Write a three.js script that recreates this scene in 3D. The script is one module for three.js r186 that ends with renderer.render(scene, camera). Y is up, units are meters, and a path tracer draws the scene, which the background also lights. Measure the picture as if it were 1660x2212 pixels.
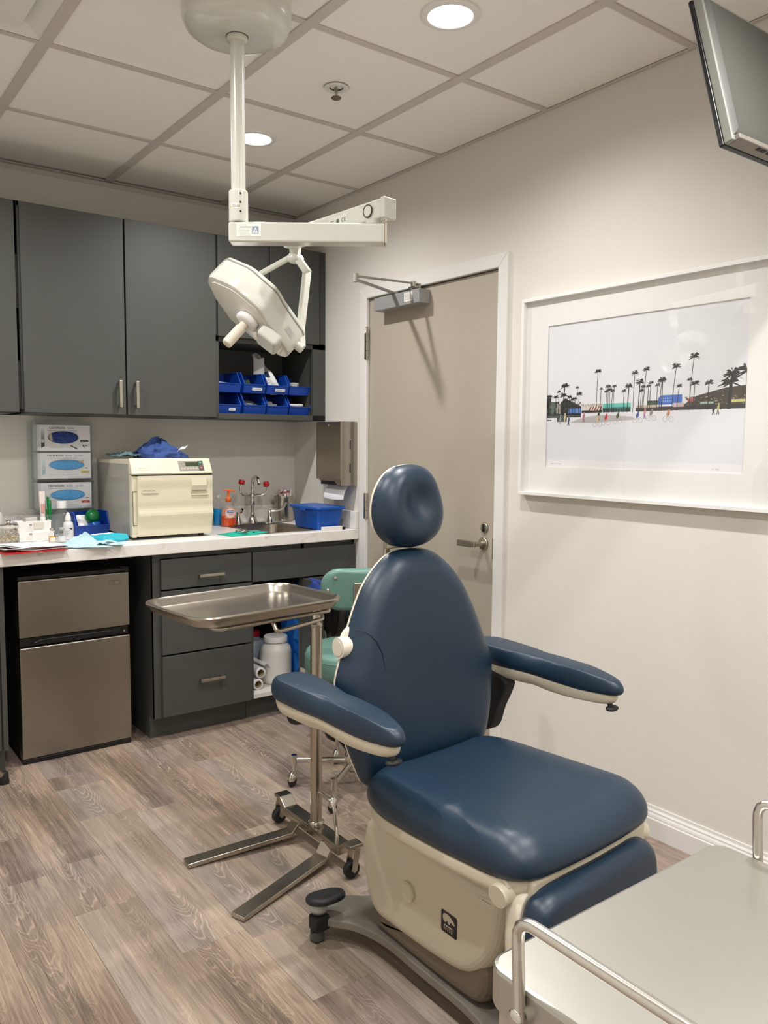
import * as THREE from 'three';
import { RoundedBoxGeometry } from 'three/addons/geometries/RoundedBoxGeometry.js';
import { RectAreaLightUniformsLib } from 'three/addons/lights/RectAreaLightUniformsLib.js';
import { mergeGeometries, mergeVertices, toCreasedNormals } from 'three/addons/utils/BufferGeometryUtils.js';

// ---------------------------------------------------------------- camera, light, exposure
const scene = new THREE.Scene();
scene.background = new THREE.Color(0x000000);
const camera = new THREE.PerspectiveCamera(2 * Math.atan(1106 / 1750.26) * 180 / Math.PI, 1660 / 2212, 0.05, 30);
camera.position.set(-2.316, 1.320, 3.9612);
camera.rotation.order = 'YXZ';
camera.rotation.set(-0.0858, -0.6395, 0.0075);
const renderer = new THREE.WebGLRenderer({ antialias: true });
renderer.toneMapping = THREE.LinearToneMapping;
renderer.toneMappingExposure = 1.14;
renderer.shadowMap.enabled = true;
RectAreaLightUniformsLib.init();
const LAMP = { color: new THREE.Color().setRGB(1.0, 0.985, 0.975), power: 5.2, angle: 1.4, penumbra: .95, glow: 11 };
// recessed ceiling lamps: two columns, 1.18 m apart
const LAMP_SPOTS = [];
for (const x of [-0.7265, -1.9085]) for (const z of [0.938, 2.124, 3.31, 4.5]) LAMP_SPOTS.push([x, z]);

// ---------------------------------------------------------------- helpers
const V = (x, y, z) => new THREE.Vector3(x, y, z);
const used = {};
function numbered(n) { const k = used[n] = (used[n] ?? -1) + 1; return k ? n + '_' + String(k).padStart(3, '0') : n; }
function tag(o, label, category, group) { o.userData.label = label; o.userData.category = category; if (group) o.userData.group = group; return o; }
function thing(name, label, category, pos = [0, 0, 0], turn = 0, group) {
  const o = new THREE.Group(); o.name = numbered(name); scene.add(o);
  o.position.set(...pos); o.rotation.y = turn; return tag(o, label, category, group);
}
function part(name, geo, mat, parent, label) {
  const m = new THREE.Mesh(Array.isArray(geo) ? mg(geo) : geo, mat); m.name = name; parent.add(m);
  if (label) m.userData.label = label; return m;
}
function struct(name, geo, mat) { const m = new THREE.Mesh(Array.isArray(geo) ? mg(geo) : geo, mat); m.name = name; m.userData.kind = 'structure'; scene.add(m); return m; }
function structGroup(name) { const g = new THREE.Group(); g.name = name; g.userData.kind = 'structure'; scene.add(g); return g; }
function mg(list) {
  return mergeGeometries(list.map(g => { const h = g.index ? g.toNonIndexed() : g.clone(); for (const k of Object.keys(h.attributes)) if (!['position', 'normal', 'uv'].includes(k)) h.deleteAttribute(k); if (!h.attributes.uv) h.setAttribute('uv', new THREE.BufferAttribute(new Float32Array(h.attributes.position.count * 2), 2)); return h; }));
}
const T = (g, x, y, z) => g.translate(x, y, z);
function box(w, h, d, x = 0, y = 0, z = 0) { return T(new THREE.BoxGeometry(w, h, d), x, y, z); }
function rbox(w, h, d, r, x = 0, y = 0, z = 0, s = 3) { return T(new RoundedBoxGeometry(w, h, d, s, Math.min(r, w / 2.01, h / 2.01, d / 2.01)), x, y, z); }
// box given by its bounds
function bb(x0, x1, y0, y1, z0, z1, r = 0.0) { const a = [x1 - x0, y1 - y0, z1 - z0, (x0 + x1) / 2, (y0 + y1) / 2, (z0 + z1) / 2]; return r ? rbox(a[0], a[1], a[2], r, a[3], a[4], a[5], 2) : box(...a); }
function cyl(r0, r1, h, x = 0, y = 0, z = 0, n = 28) { return T(new THREE.CylinderGeometry(r1, r0, h, n), x, y, z); } // r0 bottom
function lathe(pts, n = 40) { return new THREE.LatheGeometry(pts.map(p => new THREE.Vector2(p[0], p[1])), n); }
function rod(a, b, r, n = 14, r2 = r) {
  const A = V(...a), B = V(...b), d = B.clone().sub(A), g = new THREE.CylinderGeometry(r2, r, d.length(), n);
  g.applyQuaternion(new THREE.Quaternion().setFromUnitVectors(V(0, 1, 0), d.clone().normalize())); return g.translate((A.x + B.x) / 2, (A.y + B.y) / 2, (A.z + B.z) / 2);
}
function beam(a, b, w, h, up = V(0, 1, 0), r = 0) {            // rectangular bar, w across, h along up
  const A = V(...a), B = V(...b), d = B.clone().sub(A), L = d.length(), x = d.normalize(), z = x.clone().cross(up).normalize(), y = z.clone().cross(x);
  const g = r ? rbox(L, h, w, r) : box(L, h, w); g.applyMatrix4(new THREE.Matrix4().makeBasis(x, y, z)); return g.translate((A.x + B.x) / 2, (A.y + B.y) / 2, (A.z + B.z) / 2);
}
class Poly extends THREE.Curve { constructor(p, r) { super(); this.c = new THREE.CurvePath(); const P = p.map(q => V(...q)); let s = P[0];
  for (let i = 1; i < P.length - 1; i++) { const a = P[i].clone().add(P[i - 1].clone().sub(P[i]).setLength(r)), b = P[i].clone().add(P[i + 1].clone().sub(P[i]).setLength(r)); if (s.distanceTo(a) > 1e-6) this.c.add(new THREE.LineCurve3(s, a)); this.c.add(new THREE.QuadraticBezierCurve3(a, P[i], b)); s = b; }
  this.c.add(new THREE.LineCurve3(s, P[P.length - 1])); } getPoint(t, o = V(0, 0, 0)) { return o.copy(this.c.getPoint(t)); } }
function bent(p, r, bend = 0.02, n = 60, m = 10) { const c = new Poly(p, bend), g = new THREE.TubeGeometry(c, n, r, m, false); const e = [p[0], p[p.length - 1]].map(q => T(new THREE.SphereGeometry(r, m, 6), ...q)); return mg([g, ...e]); }
function tube(p, r, n = 40, m = 8, closed = false) { return new THREE.TubeGeometry(new THREE.CatmullRomCurve3(p.map(q => V(...q)), closed), n, r, m, closed); }
function extrude(pts, depth, bevel = 0, holes = [], seg = 2) {   // pts in x,y; extruded along +z
  const s = new THREE.Shape(pts.map(p => new THREE.Vector2(p[0], p[1]))); for (const h of holes) s.holes.push(new THREE.Path(h.map(p => new THREE.Vector2(p[0], p[1]))));
  return new THREE.ExtrudeGeometry(s, { depth, bevelEnabled: bevel > 0, bevelSize: bevel, bevelThickness: bevel, bevelSegments: seg, bevelOffset: -bevel, curveSegments: 16 });
}
// profile in (z, y) extruded along x from x0 to x1
function sideways(pts, x0, x1, bevel = 0, seg = 2) { const g = extrude(pts.map(p => [-p[0], p[1]]), x1 - x0 - 2 * bevel, bevel, [], seg); g.rotateY(Math.PI / 2); return g.translate(x0 + bevel, 0, 0); }
// plan in (x, z) extruded upward from y0
function upward(pts, y0, h, bevel = 0, holes = []) { const g = extrude(pts.map(p => [p[0], -p[1]]), h - 2 * bevel, bevel, holes.map(q => q.map(p => [p[0], -p[1]]))); g.rotateX(-Math.PI / 2); return g.translate(0, y0 + bevel, 0); }
function smoothClosed(pts, n) { const c = new THREE.CatmullRomCurve3(pts.map(p => V(p[0], p[1], 0)), true, 'centripetal'); return c.getSpacedPoints(n).slice(0, n).map(p => [p.x, p.y]); }
function rrect(w, d, r, n = 6) { const o = []; for (const [sx, sy, a0] of [[1, 1, 0], [-1, 1, 90], [-1, -1, 180], [1, -1, 270]]) for (let i = 0; i <= n; i++) { const a = (a0 + 90 * i / n) * Math.PI / 180; o.push([sx * (w / 2 - r) + r * Math.cos(a), sy * (d / 2 - r) + r * Math.sin(a)]); } return o; }
function loft(rings, capA = true, capB = true, crease = 0.7) {   // rings of [x,y,z]
  const n = rings[0].length, p = [], idx = []; for (const r of rings) for (const q of r) p.push(...q);
  for (let i = 0; i < rings.length - 1; i++) for (let j = 0; j < n; j++) { const a = i * n + j, b = i * n + (j + 1) % n, c = a + n, d = b + n; idx.push(a, c, b, b, c, d); }
  const cap = (k, flip) => { let m = [0, 0, 0]; for (const q of rings[k]) for (let e = 0; e < 3; e++) m[e] += q[e] / n; const ci = p.length / 3; p.push(...m); for (let j = 0; j < n; j++) { const a = k * n + j, b = k * n + (j + 1) % n; flip ? idx.push(ci, b, a) : idx.push(ci, a, b); } };
  if (capA) cap(0, false); if (capB) cap(rings.length - 1, true);
  const g = new THREE.BufferGeometry(); g.setAttribute('position', new THREE.Float32BufferAttribute(p, 3)); g.setAttribute('uv', new THREE.Float32BufferAttribute(p.filter((_, i) => i % 3 < 2), 2)); g.setIndex(idx);
  return toCreasedNormals(g, crease);
}
const ringXZ = (pts, y) => pts.map(p => [p[0], y, p[1]]);
// upholstered pad: closed outline, rolled edge above (top) and below (bot), crown, map (a, b, h) -> [x, y, z]
function pad({ out, top, bot, roll = 0.04, rollB = roll, crown = 0.008, n = 96, map, disp, K = 9, M = 12 }) {
  const O = smoothClosed(out, n); let ca = 0, cb = 0; for (const q of O) { ca += q[0] / n; cb += q[1] / n; }
  const p = [], idx = [], uv = [];
  const ring = (f, h) => { for (const q of O) { const d = Math.hypot(q[0] - ca, q[1] - cb), s = Math.min(f(d) / d, 1), a = q[0] + (ca - q[0]) * s, b = q[1] + (cb - q[1]) * s, r = 1 - s; const hh = h(r, a, b); p.push(...map(a, b, hh)); uv.push(a, b); } };
  const D = disp || (() => 0);
  const rings = [];
  for (let i = 1; i <= M; i++) rings.push([d => roll + (d - roll) * (1 - i / (M + .0)) , (r, a, b) => top + crown * (1 - r * r) + D(a, b, r)]);
  for (let i = 1; i <= K; i++) { const t = i / K * Math.PI / 2, ins = roll * (1 - Math.sin(t)), hh = Math.cos(t); rings.push([d => ins, (r, a, b) => (top + crown * (1 - r * r) + D(a, b, r)) * hh]); }
  for (let i = 1; i <= K; i++) { const t = i / K * Math.PI / 2, ins = rollB * (1 - Math.cos(t)), hh = Math.sin(t); rings.push([d => ins, () => -bot * hh]); }
  const c0 = 0; p.push(...map(ca, cb, top + crown + D(ca, cb, 0))); uv.push(ca, cb);
  rings.forEach(r => ring(r[0], r[1]));
  for (let j = 0; j < n; j++) idx.push(c0, 1 + (j + 1) % n, 1 + j);
  for (let i = 0; i < rings.length - 1; i++) for (let j = 0; j < n; j++) { const a = 1 + i * n + j, b = 1 + i * n + (j + 1) % n; idx.push(a, b, a + n, b, b + n, a + n); }
  const ce = p.length / 3; p.push(...map(ca, cb, -bot)); uv.push(ca, cb); const L = 1 + (rings.length - 1) * n; for (let j = 0; j < n; j++) idx.push(ce, L + j, L + (j + 1) % n);
  const g = new THREE.BufferGeometry(); g.setAttribute('position', new THREE.Float32BufferAttribute(p, 3)); g.setAttribute('uv', new THREE.Float32BufferAttribute(uv, 2)); g.setIndex(idx); g.computeVertexNormals();
  return g;
}
const mirror = pts => { const r = pts.filter(p => p[0] > 1e-6), z0 = pts[0], z1 = pts[pts.length - 1]; return [...pts, ...pts.slice().reverse().filter(p => p[0] > 1e-6).map(p => [-p[0], p[1]])]; };
// noise
function rng(seed) { let s = seed >>> 0; return () => { s = (s + 0x6D2B79F5) | 0; let t = Math.imul(s ^ (s >>> 15), 1 | s); t = (t + Math.imul(t ^ (t >>> 7), 61 | t)) ^ t; return ((t ^ (t >>> 14)) >>> 0) / 4294967296; }; }
function hash3(x, y, z) { let h = Math.imul(x, 374761393) + Math.imul(y, 668265263) + Math.imul(z, 2147483647 - 1274126177 | 0) | 0; h = Math.imul(h ^ (h >>> 13), 1274126177); h ^= h >>> 16; return (h >>> 0) / 4294967296; }
function noise(x, y, z = 0) { const X = Math.floor(x), Y = Math.floor(y), Z = Math.floor(z), f = t => t * t * (3 - 2 * t), u = f(x - X), v = f(y - Y), w = f(z - Z), L = (a, b, t) => a + (b - a) * t;
  const q = k => L(L(hash3(X, Y, Z + k), hash3(X + 1, Y, Z + k), u), L(hash3(X, Y + 1, Z + k), hash3(X + 1, Y + 1, Z + k), u), v); return L(q(0), q(1), w) * 2 - 1; }
const fbm = (x, y, z = 0, o = 4) => { let s = 0, a = .5; for (let i = 0; i < o; i++) { s += a * noise(x, y, z + i * 7); x *= 2.03; y *= 2.03; a *= .5; } return s; };
const ss = (a, b, x) => { const t = Math.min(1, Math.max(0, (x - a) / (b - a))); return t * t * (3 - 2 * t); };
function crumple(nx, nz, fn, thick = 0.0015) {                    // fn(u,v) -> [x,y,z]; a thin folded sheet with two faces
  const p = [], idx = [], uv = []; const N = (nx + 1) * (nz + 1);
  for (const k of [0, 1]) for (let j = 0; j <= nz; j++) for (let i = 0; i <= nx; i++) { const q = fn(i / nx, j / nz); p.push(q[0], q[1] - k * thick, q[2]); uv.push(i / nx, 1 - j / nz); }
  for (let j = 0; j < nz; j++) for (let i = 0; i < nx; i++) { const a = j * (nx + 1) + i, b = a + 1, c = a + nx + 1, d = c + 1; idx.push(a, c, b, b, c, d, a + N, b + N, c + N, b + N, d + N, c + N); }
  const edge = []; for (let i = 0; i <= nx; i++) edge.push(i); for (let j = 1; j <= nz; j++) edge.push(j * (nx + 1) + nx); for (let i = nx - 1; i >= 0; i--) edge.push(nz * (nx + 1) + i); for (let j = nz - 1; j >= 1; j--) edge.push(j * (nx + 1));
  for (let i = 0; i < edge.length; i++) { const a = edge[i], b = edge[(i + 1) % edge.length]; idx.push(a, b, a + N, b, b + N, a + N); }
  const g = new THREE.BufferGeometry(); g.setAttribute('position', new THREE.Float32BufferAttribute(p, 3)); g.setAttribute('uv', new THREE.Float32BufferAttribute(uv, 2)); g.setIndex(idx); return toCreasedNormals(g, .9);
}
// textures
function canvasTex(w, h, draw) { const c = document.createElement('canvas'); c.width = w; c.height = h; const x = c.getContext('2d'); draw(x, w, h); const t = new THREE.CanvasTexture(c); t.colorSpace = THREE.SRGBColorSpace; t.anisotropy = 8; return t; }
function dataTex(w, h, fn, srgb, rep) { const d = new Uint8Array(w * h * 4); for (let j = 0; j < h; j++) for (let i = 0; i < w; i++) { const c = fn(i / w, j / h), k = (j * w + i) * 4; d[k] = c[0]; d[k + 1] = c[1]; d[k + 2] = c[2]; d[k + 3] = 255; } const t = new THREE.DataTexture(d, w, h); t.magFilter = t.minFilter = THREE.LinearFilter; t.wrapS = t.wrapT = THREE.RepeatWrapping; if (srgb) t.colorSpace = THREE.SRGBColorSpace; if (rep) t.repeat.set(...rep); t.needsUpdate = true; return t; }
const printMat = (tex, rough = .6) => new THREE.MeshStandardMaterial({ map: tex, roughness: rough });
function facingLeft(w, h, x, y, z) { const g = new THREE.PlaneGeometry(w, h); g.rotateY(-Math.PI / 2); return T(g, x, y, z); }
function facingFront(w, h, x, y, z) { return T(new THREE.PlaneGeometry(w, h), x, y, z); }
function uvMetres(g, s = 1) { g = g.index ? g.toNonIndexed() : g; const p = g.attributes.position, n = g.attributes.normal, u = new Float32Array(p.count * 2); for (let i = 0; i < p.count; i++) { const ax = Math.abs(n.getX(i)), ay = Math.abs(n.getY(i)), az = Math.abs(n.getZ(i)); const X = p.getX(i), Y = p.getY(i), Z = p.getZ(i); const [a, b] = ay > ax && ay > az ? [X, Z] : ax > az ? [Z, Y] : [X, Y]; u[2 * i] = a * s; u[2 * i + 1] = b * s; } g.setAttribute('uv', new THREE.BufferAttribute(u, 2)); return g; }

// ---------------------------------------------------------------- materials
const std = (color, roughness = .6, metalness = 0, o = {}) => new THREE.MeshStandardMaterial({ color, roughness, metalness, ...o });
const phys = (color, roughness = .6, o = {}) => new THREE.MeshPhysicalMaterial({ color, roughness, ...o });
const orange = dataTex(256, 256, (u, v) => { const n = 128 + 90 * fbm(u * 40, v * 40, 3, 3); return [n, n, n]; });
const speck = dataTex(256, 256, (u, v) => { const n = 235 + 20 * fbm(u * 60, v * 60, 9, 3); return [n, n, n * .99]; }, true, [2, 2]);
const streak = dataTex(256, 256, (u, v) => { const n = 128 + 95 * fbm(u * 3, v * 128, 5, 3); return [n, n, n]; }, false, [4, 4]);
const scuff = dataTex(256, 256, (u, v) => { const n = 150 + 100 * fbm(u * 8, v * 8, 15, 5); return [n, n, n]; }, false, [3, 3]);
const leather = dataTex(256, 256, (u, v) => { const n = 128 + 100 * fbm(u * 70, v * 70, 21, 3); return [n, n, n]; }, false, [6, 6]);
const quartz = dataTex(512, 512, (u, v) => { const f = Math.abs(fbm(u * 4, v * 4, 31, 5)), m = ss(.03, 0, f) * (.4 + .6 * ss(0, .4, fbm(u * 3, v * 3, 40, 2))), n = 232 + 8 * fbm(u * 30, v * 30, 33, 2) - 34 * m; return [n, n * .985, n * .96]; }, true);
const M = {
  wall: std(0xd9d5cd, .85, 0, { bumpMap: orange, bumpScale: .0006 }),
  ceiling: std(0xf3efe9, .95, 0, { bumpMap: orange, bumpScale: .0003 }),
  tee: std(0xc9c2ba, .6),
  white: std(0xe6e4e0, .45),
  trim: std(0xdedcd8, .4),
  door: std(0xaaa192, .55),
  cabinet: std(0x444541, .5, 0, { bumpMap: orange, bumpScale: .0002 }),
  cabinetIn: std(0x34352f, .7),
  shelfWhite: std(0xd8d4cc, .5),
  nickel: std(0xb9b3a6, .3, 1),
  satin: std(0xd6d3cb, .24, 1),
  chrome: std(0xd5d2cc, .09, 1),
  steel: std(0xb3aca0, .2, 1, { roughnessMap: null, bumpMap: streak, bumpScale: .00006 }),
  steelSoft: std(0xa9a297, .27, 1, { bumpMap: scuff, bumpScale: .00015 }),
  cartSteel: std(0xbdbbb3, .36, 1, { bumpMap: scuff, bumpScale: .0002 }),
  fridge: std(0x9a958b, .3, 1, { bumpMap: streak, bumpScale: .00004 }),
  black: std(0x0b0b0c, .35),
  blackMatt: std(0x111112, .7),
  rubber: std(0x17191b, .55),
  vinyl: phys(0x10283b, .4, { bumpMap: leather, bumpScale: .0002, clearcoat: .08, clearcoatRoughness: .45 }),
  seam: std(0x0c1a2a, .6),
  beige: std(0xc8bfaa, .42),
  beigePale: std(0xdad1bf, .4),
  band: std(0x6b6152, .5),
  plate: std(0x78736a, .5),
  cream: std(0xd4cdb4, .4),
  casing: std(0x9f9b8f, .28),
  lampWhite: phys(0xcdcdc2, .26, { clearcoat: .5, clearcoatRoughness: .12 }),
  mint: phys(0x587c71, .4, { bumpMap: leather, bumpScale: .0002 }),
  blueBin: std(0x0b3f9c, .38),
  tubBlue: std(0x0b4fa8, .35),
  quartz: std(0xffffff, .3, 0, { map: quartz }),
  glass: phys(0xffffff, .02, { transmission: 1, thickness: 0, ior: 1.5 }),
  clear: phys(0xf4f7f7, .05, { transmission: .96, thickness: 0, ior: 1.45 }),
  frost: phys(0xe9ebea, .35, { transmission: .55, thickness: 0 }),
  paper: std(0xe9e7e6, .85),
  paperBlue: std(0xabc8ce, .8),
  teal: std(0x27b0c4, .6),
  scrubBlue: std(0x324d88, .85),
  drape: std(0x2079dd, .7),
  red: std(0xb01218, .35),
  orange: std(0xe0682a, .4),
  green: std(0x0a8c3c, .5),
  aqua: std(0x12a38c, .7),
  grey: std(0x8d8c86, .45),
  silverPlastic: std(0xb0b2ae, .35),
};
// ---------------------------------------------------------------- room shell
const H = 2.534, XL = -2.75, ZF = 5.0;
{ // floor: slab and planks
  const floor = struct('floor', box(2.99, .1, 5.24, (XL) / 2, -.0565, ZF / 2), std(0x2a211b, .8));
  const woods = [];
  const tones = [[150, 132, 117], [155, 138, 120], [148, 130, 116], [153, 134, 116], [146, 128, 115], [157, 140, 123]];
  for (let k = 0; k < 6; k++) {
    const w = 200, h = 1344, d = new Uint8Array(w * h * 4), t0 = tones[k], s = k * 37.3;
    for (let j = 0; j < h; j++) { const v = j / h * 1.2; for (let i = 0; i < w; i++) {
      const u = i / w * .178, wob = .010 * noise(u * 14, v * 5, s) + .004 * noise(u * 60, v * 18, s + 3);
      const c = .089 + .06 * noise(.5, v * 1.1, s + 9), e = u - c + wob;
      const dir = k % 2 ? 1 : -1, ku = .05 + .016 * k, kv = .25 + .14 * k, kn = Math.exp(-((u - ku) ** 2 / .0003 + (v - kv) ** 2 / .0016));
      const f = dir * v * (16 + 4 * (k % 3)) + e * e * 2600 + 2.6 * noise(u * 22, v * 5, s + 5) + 1.2 * noise(u * 60, v * 16, s + 6) + 4 * kn;
      const ph = f - Math.floor(f), lw = .2 + .12 * noise(u * 9, v * 9, s);
      const mask = ss(-.35, .2, noise(u * 9 + 3, v * 2.3, s + 20)) * ss(.075, .03, Math.abs(e)), mask2 = .25 + .75 * mask;
      const line = ss(lw, 0, Math.abs(ph - .5)), fine = fbm(u * 330, v * 8, s + 30, 3), med = fbm(u * 75, v * 3.2, s + 34, 3), pore = noise(u * 700, v * 26, s + 70);
      const big = noise(u * 7, v * 1.8, s + 40), dark = ss(.1, .6, noise(u * 9 + 5, v * 2.6, s + 50)), grey = ss(-.2, .6, noise(u * 5 + 7, v * 1.7, s + 60));
      const L = 1 + .06 * big + .17 * fine + .16 * med + .10 * pore - .17 * dark - .12 * mask2 * (1 - line) + .2 * line * mask2 * (.5 + .5 * dark) + .05 * ss(.2, .6, noise(u * 30, v * 9, s + 80)) - .16 * kn * (1 - line * .5);
      const r = (t0[0] - 7 * grey + 3 * dark) * L * .99, g = (t0[1] - 4 * grey) * L * .99, b = (t0[2] + 2 * grey - 2 * dark) * L * .99, q = (j * w + i) * 4;
      d[q] = Math.max(0, Math.min(255, r)); d[q + 1] = Math.max(0, Math.min(255, g)); d[q + 2] = Math.max(0, Math.min(255, b)); d[q + 3] = 255; } }
    const t = new THREE.DataTexture(d, w, h); t.colorSpace = THREE.SRGBColorSpace; t.magFilter = THREE.LinearFilter; t.minFilter = THREE.LinearFilter; t.wrapS = t.wrapT = THREE.RepeatWrapping; t.anisotropy = 8; t.needsUpdate = true;
    woods.push(std(0xffffff, .48, 0, { map: t }));
  }
  const R = rng(11), W = .178, LEN = 1.2, ends = { 0: .53, 1: .86, 2: 1.21, '-1': -.04, 3: .35, 4: .9 };   // row 0 starts at x = -1.718
  const cache = {};
  for (let r = -6; r < 10; r++) {
    let x0 = -1.718 + r * W, x1 = x0 + W; x0 = Math.max(x0, XL); x1 = Math.min(x1, -.001); if (x1 - x0 < .01) { R(); continue; }
    let z = (ends[r] ?? R() * 1.2) - 1.2; let prev = -1;
    for (; z < ZF; z += LEN) {
      const a = Math.max(z, 0.001), b = Math.min(z + LEN, ZF); if (b - a < .02) continue;
      let v = Math.floor(R() * 6); if (v === prev) v = (v + 1) % 6; prev = v; const off = Math.floor(R() * 4) * .25;
      const key = [(x1 - x0).toFixed(3), (b - a).toFixed(3), off].join();
      const g = cache[key] ??= (() => { const q = rbox(x1 - x0 - .0003, .008, b - a - .0003, .0007, 0, 0, 0, 1), P = q.attributes.position, U = q.attributes.uv; for (let i = 0; i < P.count; i++) U.setXY(i, (P.getX(i) + W / 2) / W, (P.getZ(i) + LEN / 2) / LEN + off); return q; })();
      const m = part('plank', g, woods[v], floor); m.position.set((x0 + x1) / 2, .0565 - .0565 - .004, (a + b) / 2);
    }
  }
}
const ceiling = struct('ceiling', box(2.99, .1, 5.24, XL / 2, H + .08, ZF / 2), M.ceiling);
{ // lay-in tiles and tees
  const xs = [-.001, -.4325, -1.0206, -1.6087, -2.1968, XL], zs = [.04]; for (let j = 0; j < 9; j++) zs.push(.6387 + .5993 * j); zs[9] = ZF;
  const cache = {};
  for (let i = 0; i < 5; i++) for (let j = 0; j < zs.length - 1; j++) {
    const w = xs[i] - xs[i + 1], d = zs[j + 1] - zs[j]; if (d < .02) continue;
    if (i === 3 && j === 2) continue;                                    // the air diffuser's bay
    const g = cache[w.toFixed(3) + d.toFixed(3)] ??= uvMetres(rbox(w - .02, .016, d - .014, .003, 0, 0, 0, 1));
    const m = part('ceiling_tile', g, M.ceiling, ceiling); m.position.set((xs[i] + xs[i + 1]) / 2, H + .012, (zs[j] + zs[j + 1]) / 2);
  }
  for (let i = 1; i < 5; i++) part('main_tee', [bb(xs[i] - .018, xs[i] + .018, H - .0015, H + .003, .02, ZF), bb(xs[i] - .004, xs[i] + .004, H, H + .03, .02, ZF)], M.tee, ceiling);
  for (let j = 1; j < zs.length - 1; j++) for (let i = 0; i < 5; i++) part('cross_tee', [bb(xs[i + 1] + .018, xs[i] - (i ? .018 : 0), H - .001, H + .003, zs[j] - .012, zs[j] + .012), bb(xs[i + 1] + .018, xs[i] - .018, H, H + .03, zs[j] - .003, zs[j] + .003)], M.tee, ceiling);
  part('wall_angle', [bb(XL, 0, H - .0015, H + .002, .001, .03), bb(XL, 0, H - .022, H + .004, .001, .003), bb(-.014, -.001, H - .0015, H + .002, 0, ZF)], M.tee, ceiling);
}
struct('wall_back', uvMetres(bb(XL - .12, .12, -.1, H + .1, -.12, 0)), M.wall);
struct('wall_right', uvMetres(sideways([[0, -.05], [.712, -.05], [.712, 2.012], [1.611, 2.012], [1.611, -.05], [ZF, -.05], [ZF, H + .1], [0, H + .1]], 0, .12)), M.wall);
struct('wall_left', uvMetres(bb(XL - .12, XL, -.1, H + .1, -.12, ZF + .12)), M.wall);
struct('wall_front', uvMetres(bb(XL - .12, .12, -.1, H + .1, ZF, ZF + .12)), M.wall);
{ const prof = z0 => sideways([[z0, 0]], 0, 0); // moulded baseboard along the right wall, in (x, y)
  const g = (z0, z1) => { const e = extrude([[0, 0], [-.016, 0], [-.016, .062], [-.0135, .066], [-.0135, .07], [-.012, .076], [-.009, .082], [-.009, .087], [-.005, .094], [-.004, .104], [0, .104]], z1 - z0); return e.translate(0, 0, z0); };
  struct('baseboard_right', g(1.665, ZF), M.trim); struct('baseboard_left', extrude([[XL, 0], [XL + .016, 0], [XL + .016, .07], [XL + .006, .1], [XL, .104]], ZF - .7).translate(0, 0, .7), M.trim); }

// ---------------------------------------------------------------- ceiling fittings
LAMP_SPOTS.forEach(([x, z], i) => {
  const seen = i < 2 && x > -1;
  const t = thing('downlight', ['recessed round ceiling lamp nearer the back wall, beside the pole', 'recessed round ceiling lamp nearest the viewer, above the door wall', 'recessed ceiling lamp over the cart, outside the picture', 'recessed ceiling lamp behind the viewer on the door wall side', 'recessed ceiling lamp above the fridge side, outside the picture', 'recessed ceiling lamp left of the surgical light, outside the picture', 'recessed ceiling lamp straight above the viewer', 'recessed ceiling lamp behind the viewer on the left side'][i], 'lamp', [x, H, z], 0, 'recessed ceiling lamps');
  part('trim_ring', lathe([[.062, .004], [.062, -.003], [.068, -.006], [.08, -.005], [.086, -.001], [.086, .004]], 48), M.white, t);
  part('lens', lathe([[0, -.004], [.04, -.004], [.058, -.003], [.0625, .002], [0, .002]], 40), new THREE.MeshStandardMaterial({ color: 0xffffff, roughness: .6, emissive: LAMP.color, emissiveIntensity: LAMP.glow }), t);
  const s = new THREE.SpotLight(LAMP.color, LAMP.power, 12, LAMP.angle, LAMP.penumbra, 2); s.position.set(0, -.012, 0); s.target.position.set(0, -2, 0); s.castShadow = true; s.shadow.radius = 1.4; s.shadow.mapSize.set(1024, 1024); t.add(s, s.target);
});
{ const t = thing('sprinkler', 'small recessed fire sprinkler between the two ceiling lamps', 'sprinkler', [-.724, H, 1.527]);
  part('escutcheon', lathe([[.024, .001], [.024, -.001], [.04, -.004], [.044, .002], [.024, .002]], 36), M.white, t);
  part('cup', lathe([[.0, .008], [.023, .008], [.0245, -.001], [.0235, -.001], [.0225, .007], [0, .007]], 30), std(0x55594f, .5), t);
  part('stem', [rod([0, .006, 0], [0, -.03, 0], .004), rod([-.008, 0, 0], [-.003, -.026, 0], .0018, 6), rod([.008, 0, 0], [.003, -.026, 0], .0018, 6)], M.nickel, t);
  part('deflector', lathe([[0, -.03], [.016, -.031], [.018, -.034], [.016, -.036], [0, -.036]], 16), std(0x77705f, .4, .7), t); }
{ const t = thing('air_diffuser', 'square white ceiling air diffuser with a lowered centre plate', 'air vent', [-1.9028, H, 1.5377]);
  const sq = (s, y) => [[-s, y, -s], [-s, y, s], [s, y, s], [s, y, -s]];
  part('surround', loft([sq(.285, 0), sq(.275, .002), sq(.22, .014), sq(.2, .016), sq(.2, .02), sq(.285, .02)], false, false, .2), M.white, t);
  part('duct_plate', box(.4, .004, .4, 0, .019, 0), std(0x777570, .8), t);
  part('centre_plate', rbox(.41, .008, .41, .004, 0, -.012, 0), M.white, t);
  for (const x of [-.1, .1]) part('bracket', rod([x, -.01, 0], [x, .018, 0], .004), M.white, t); }

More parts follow.
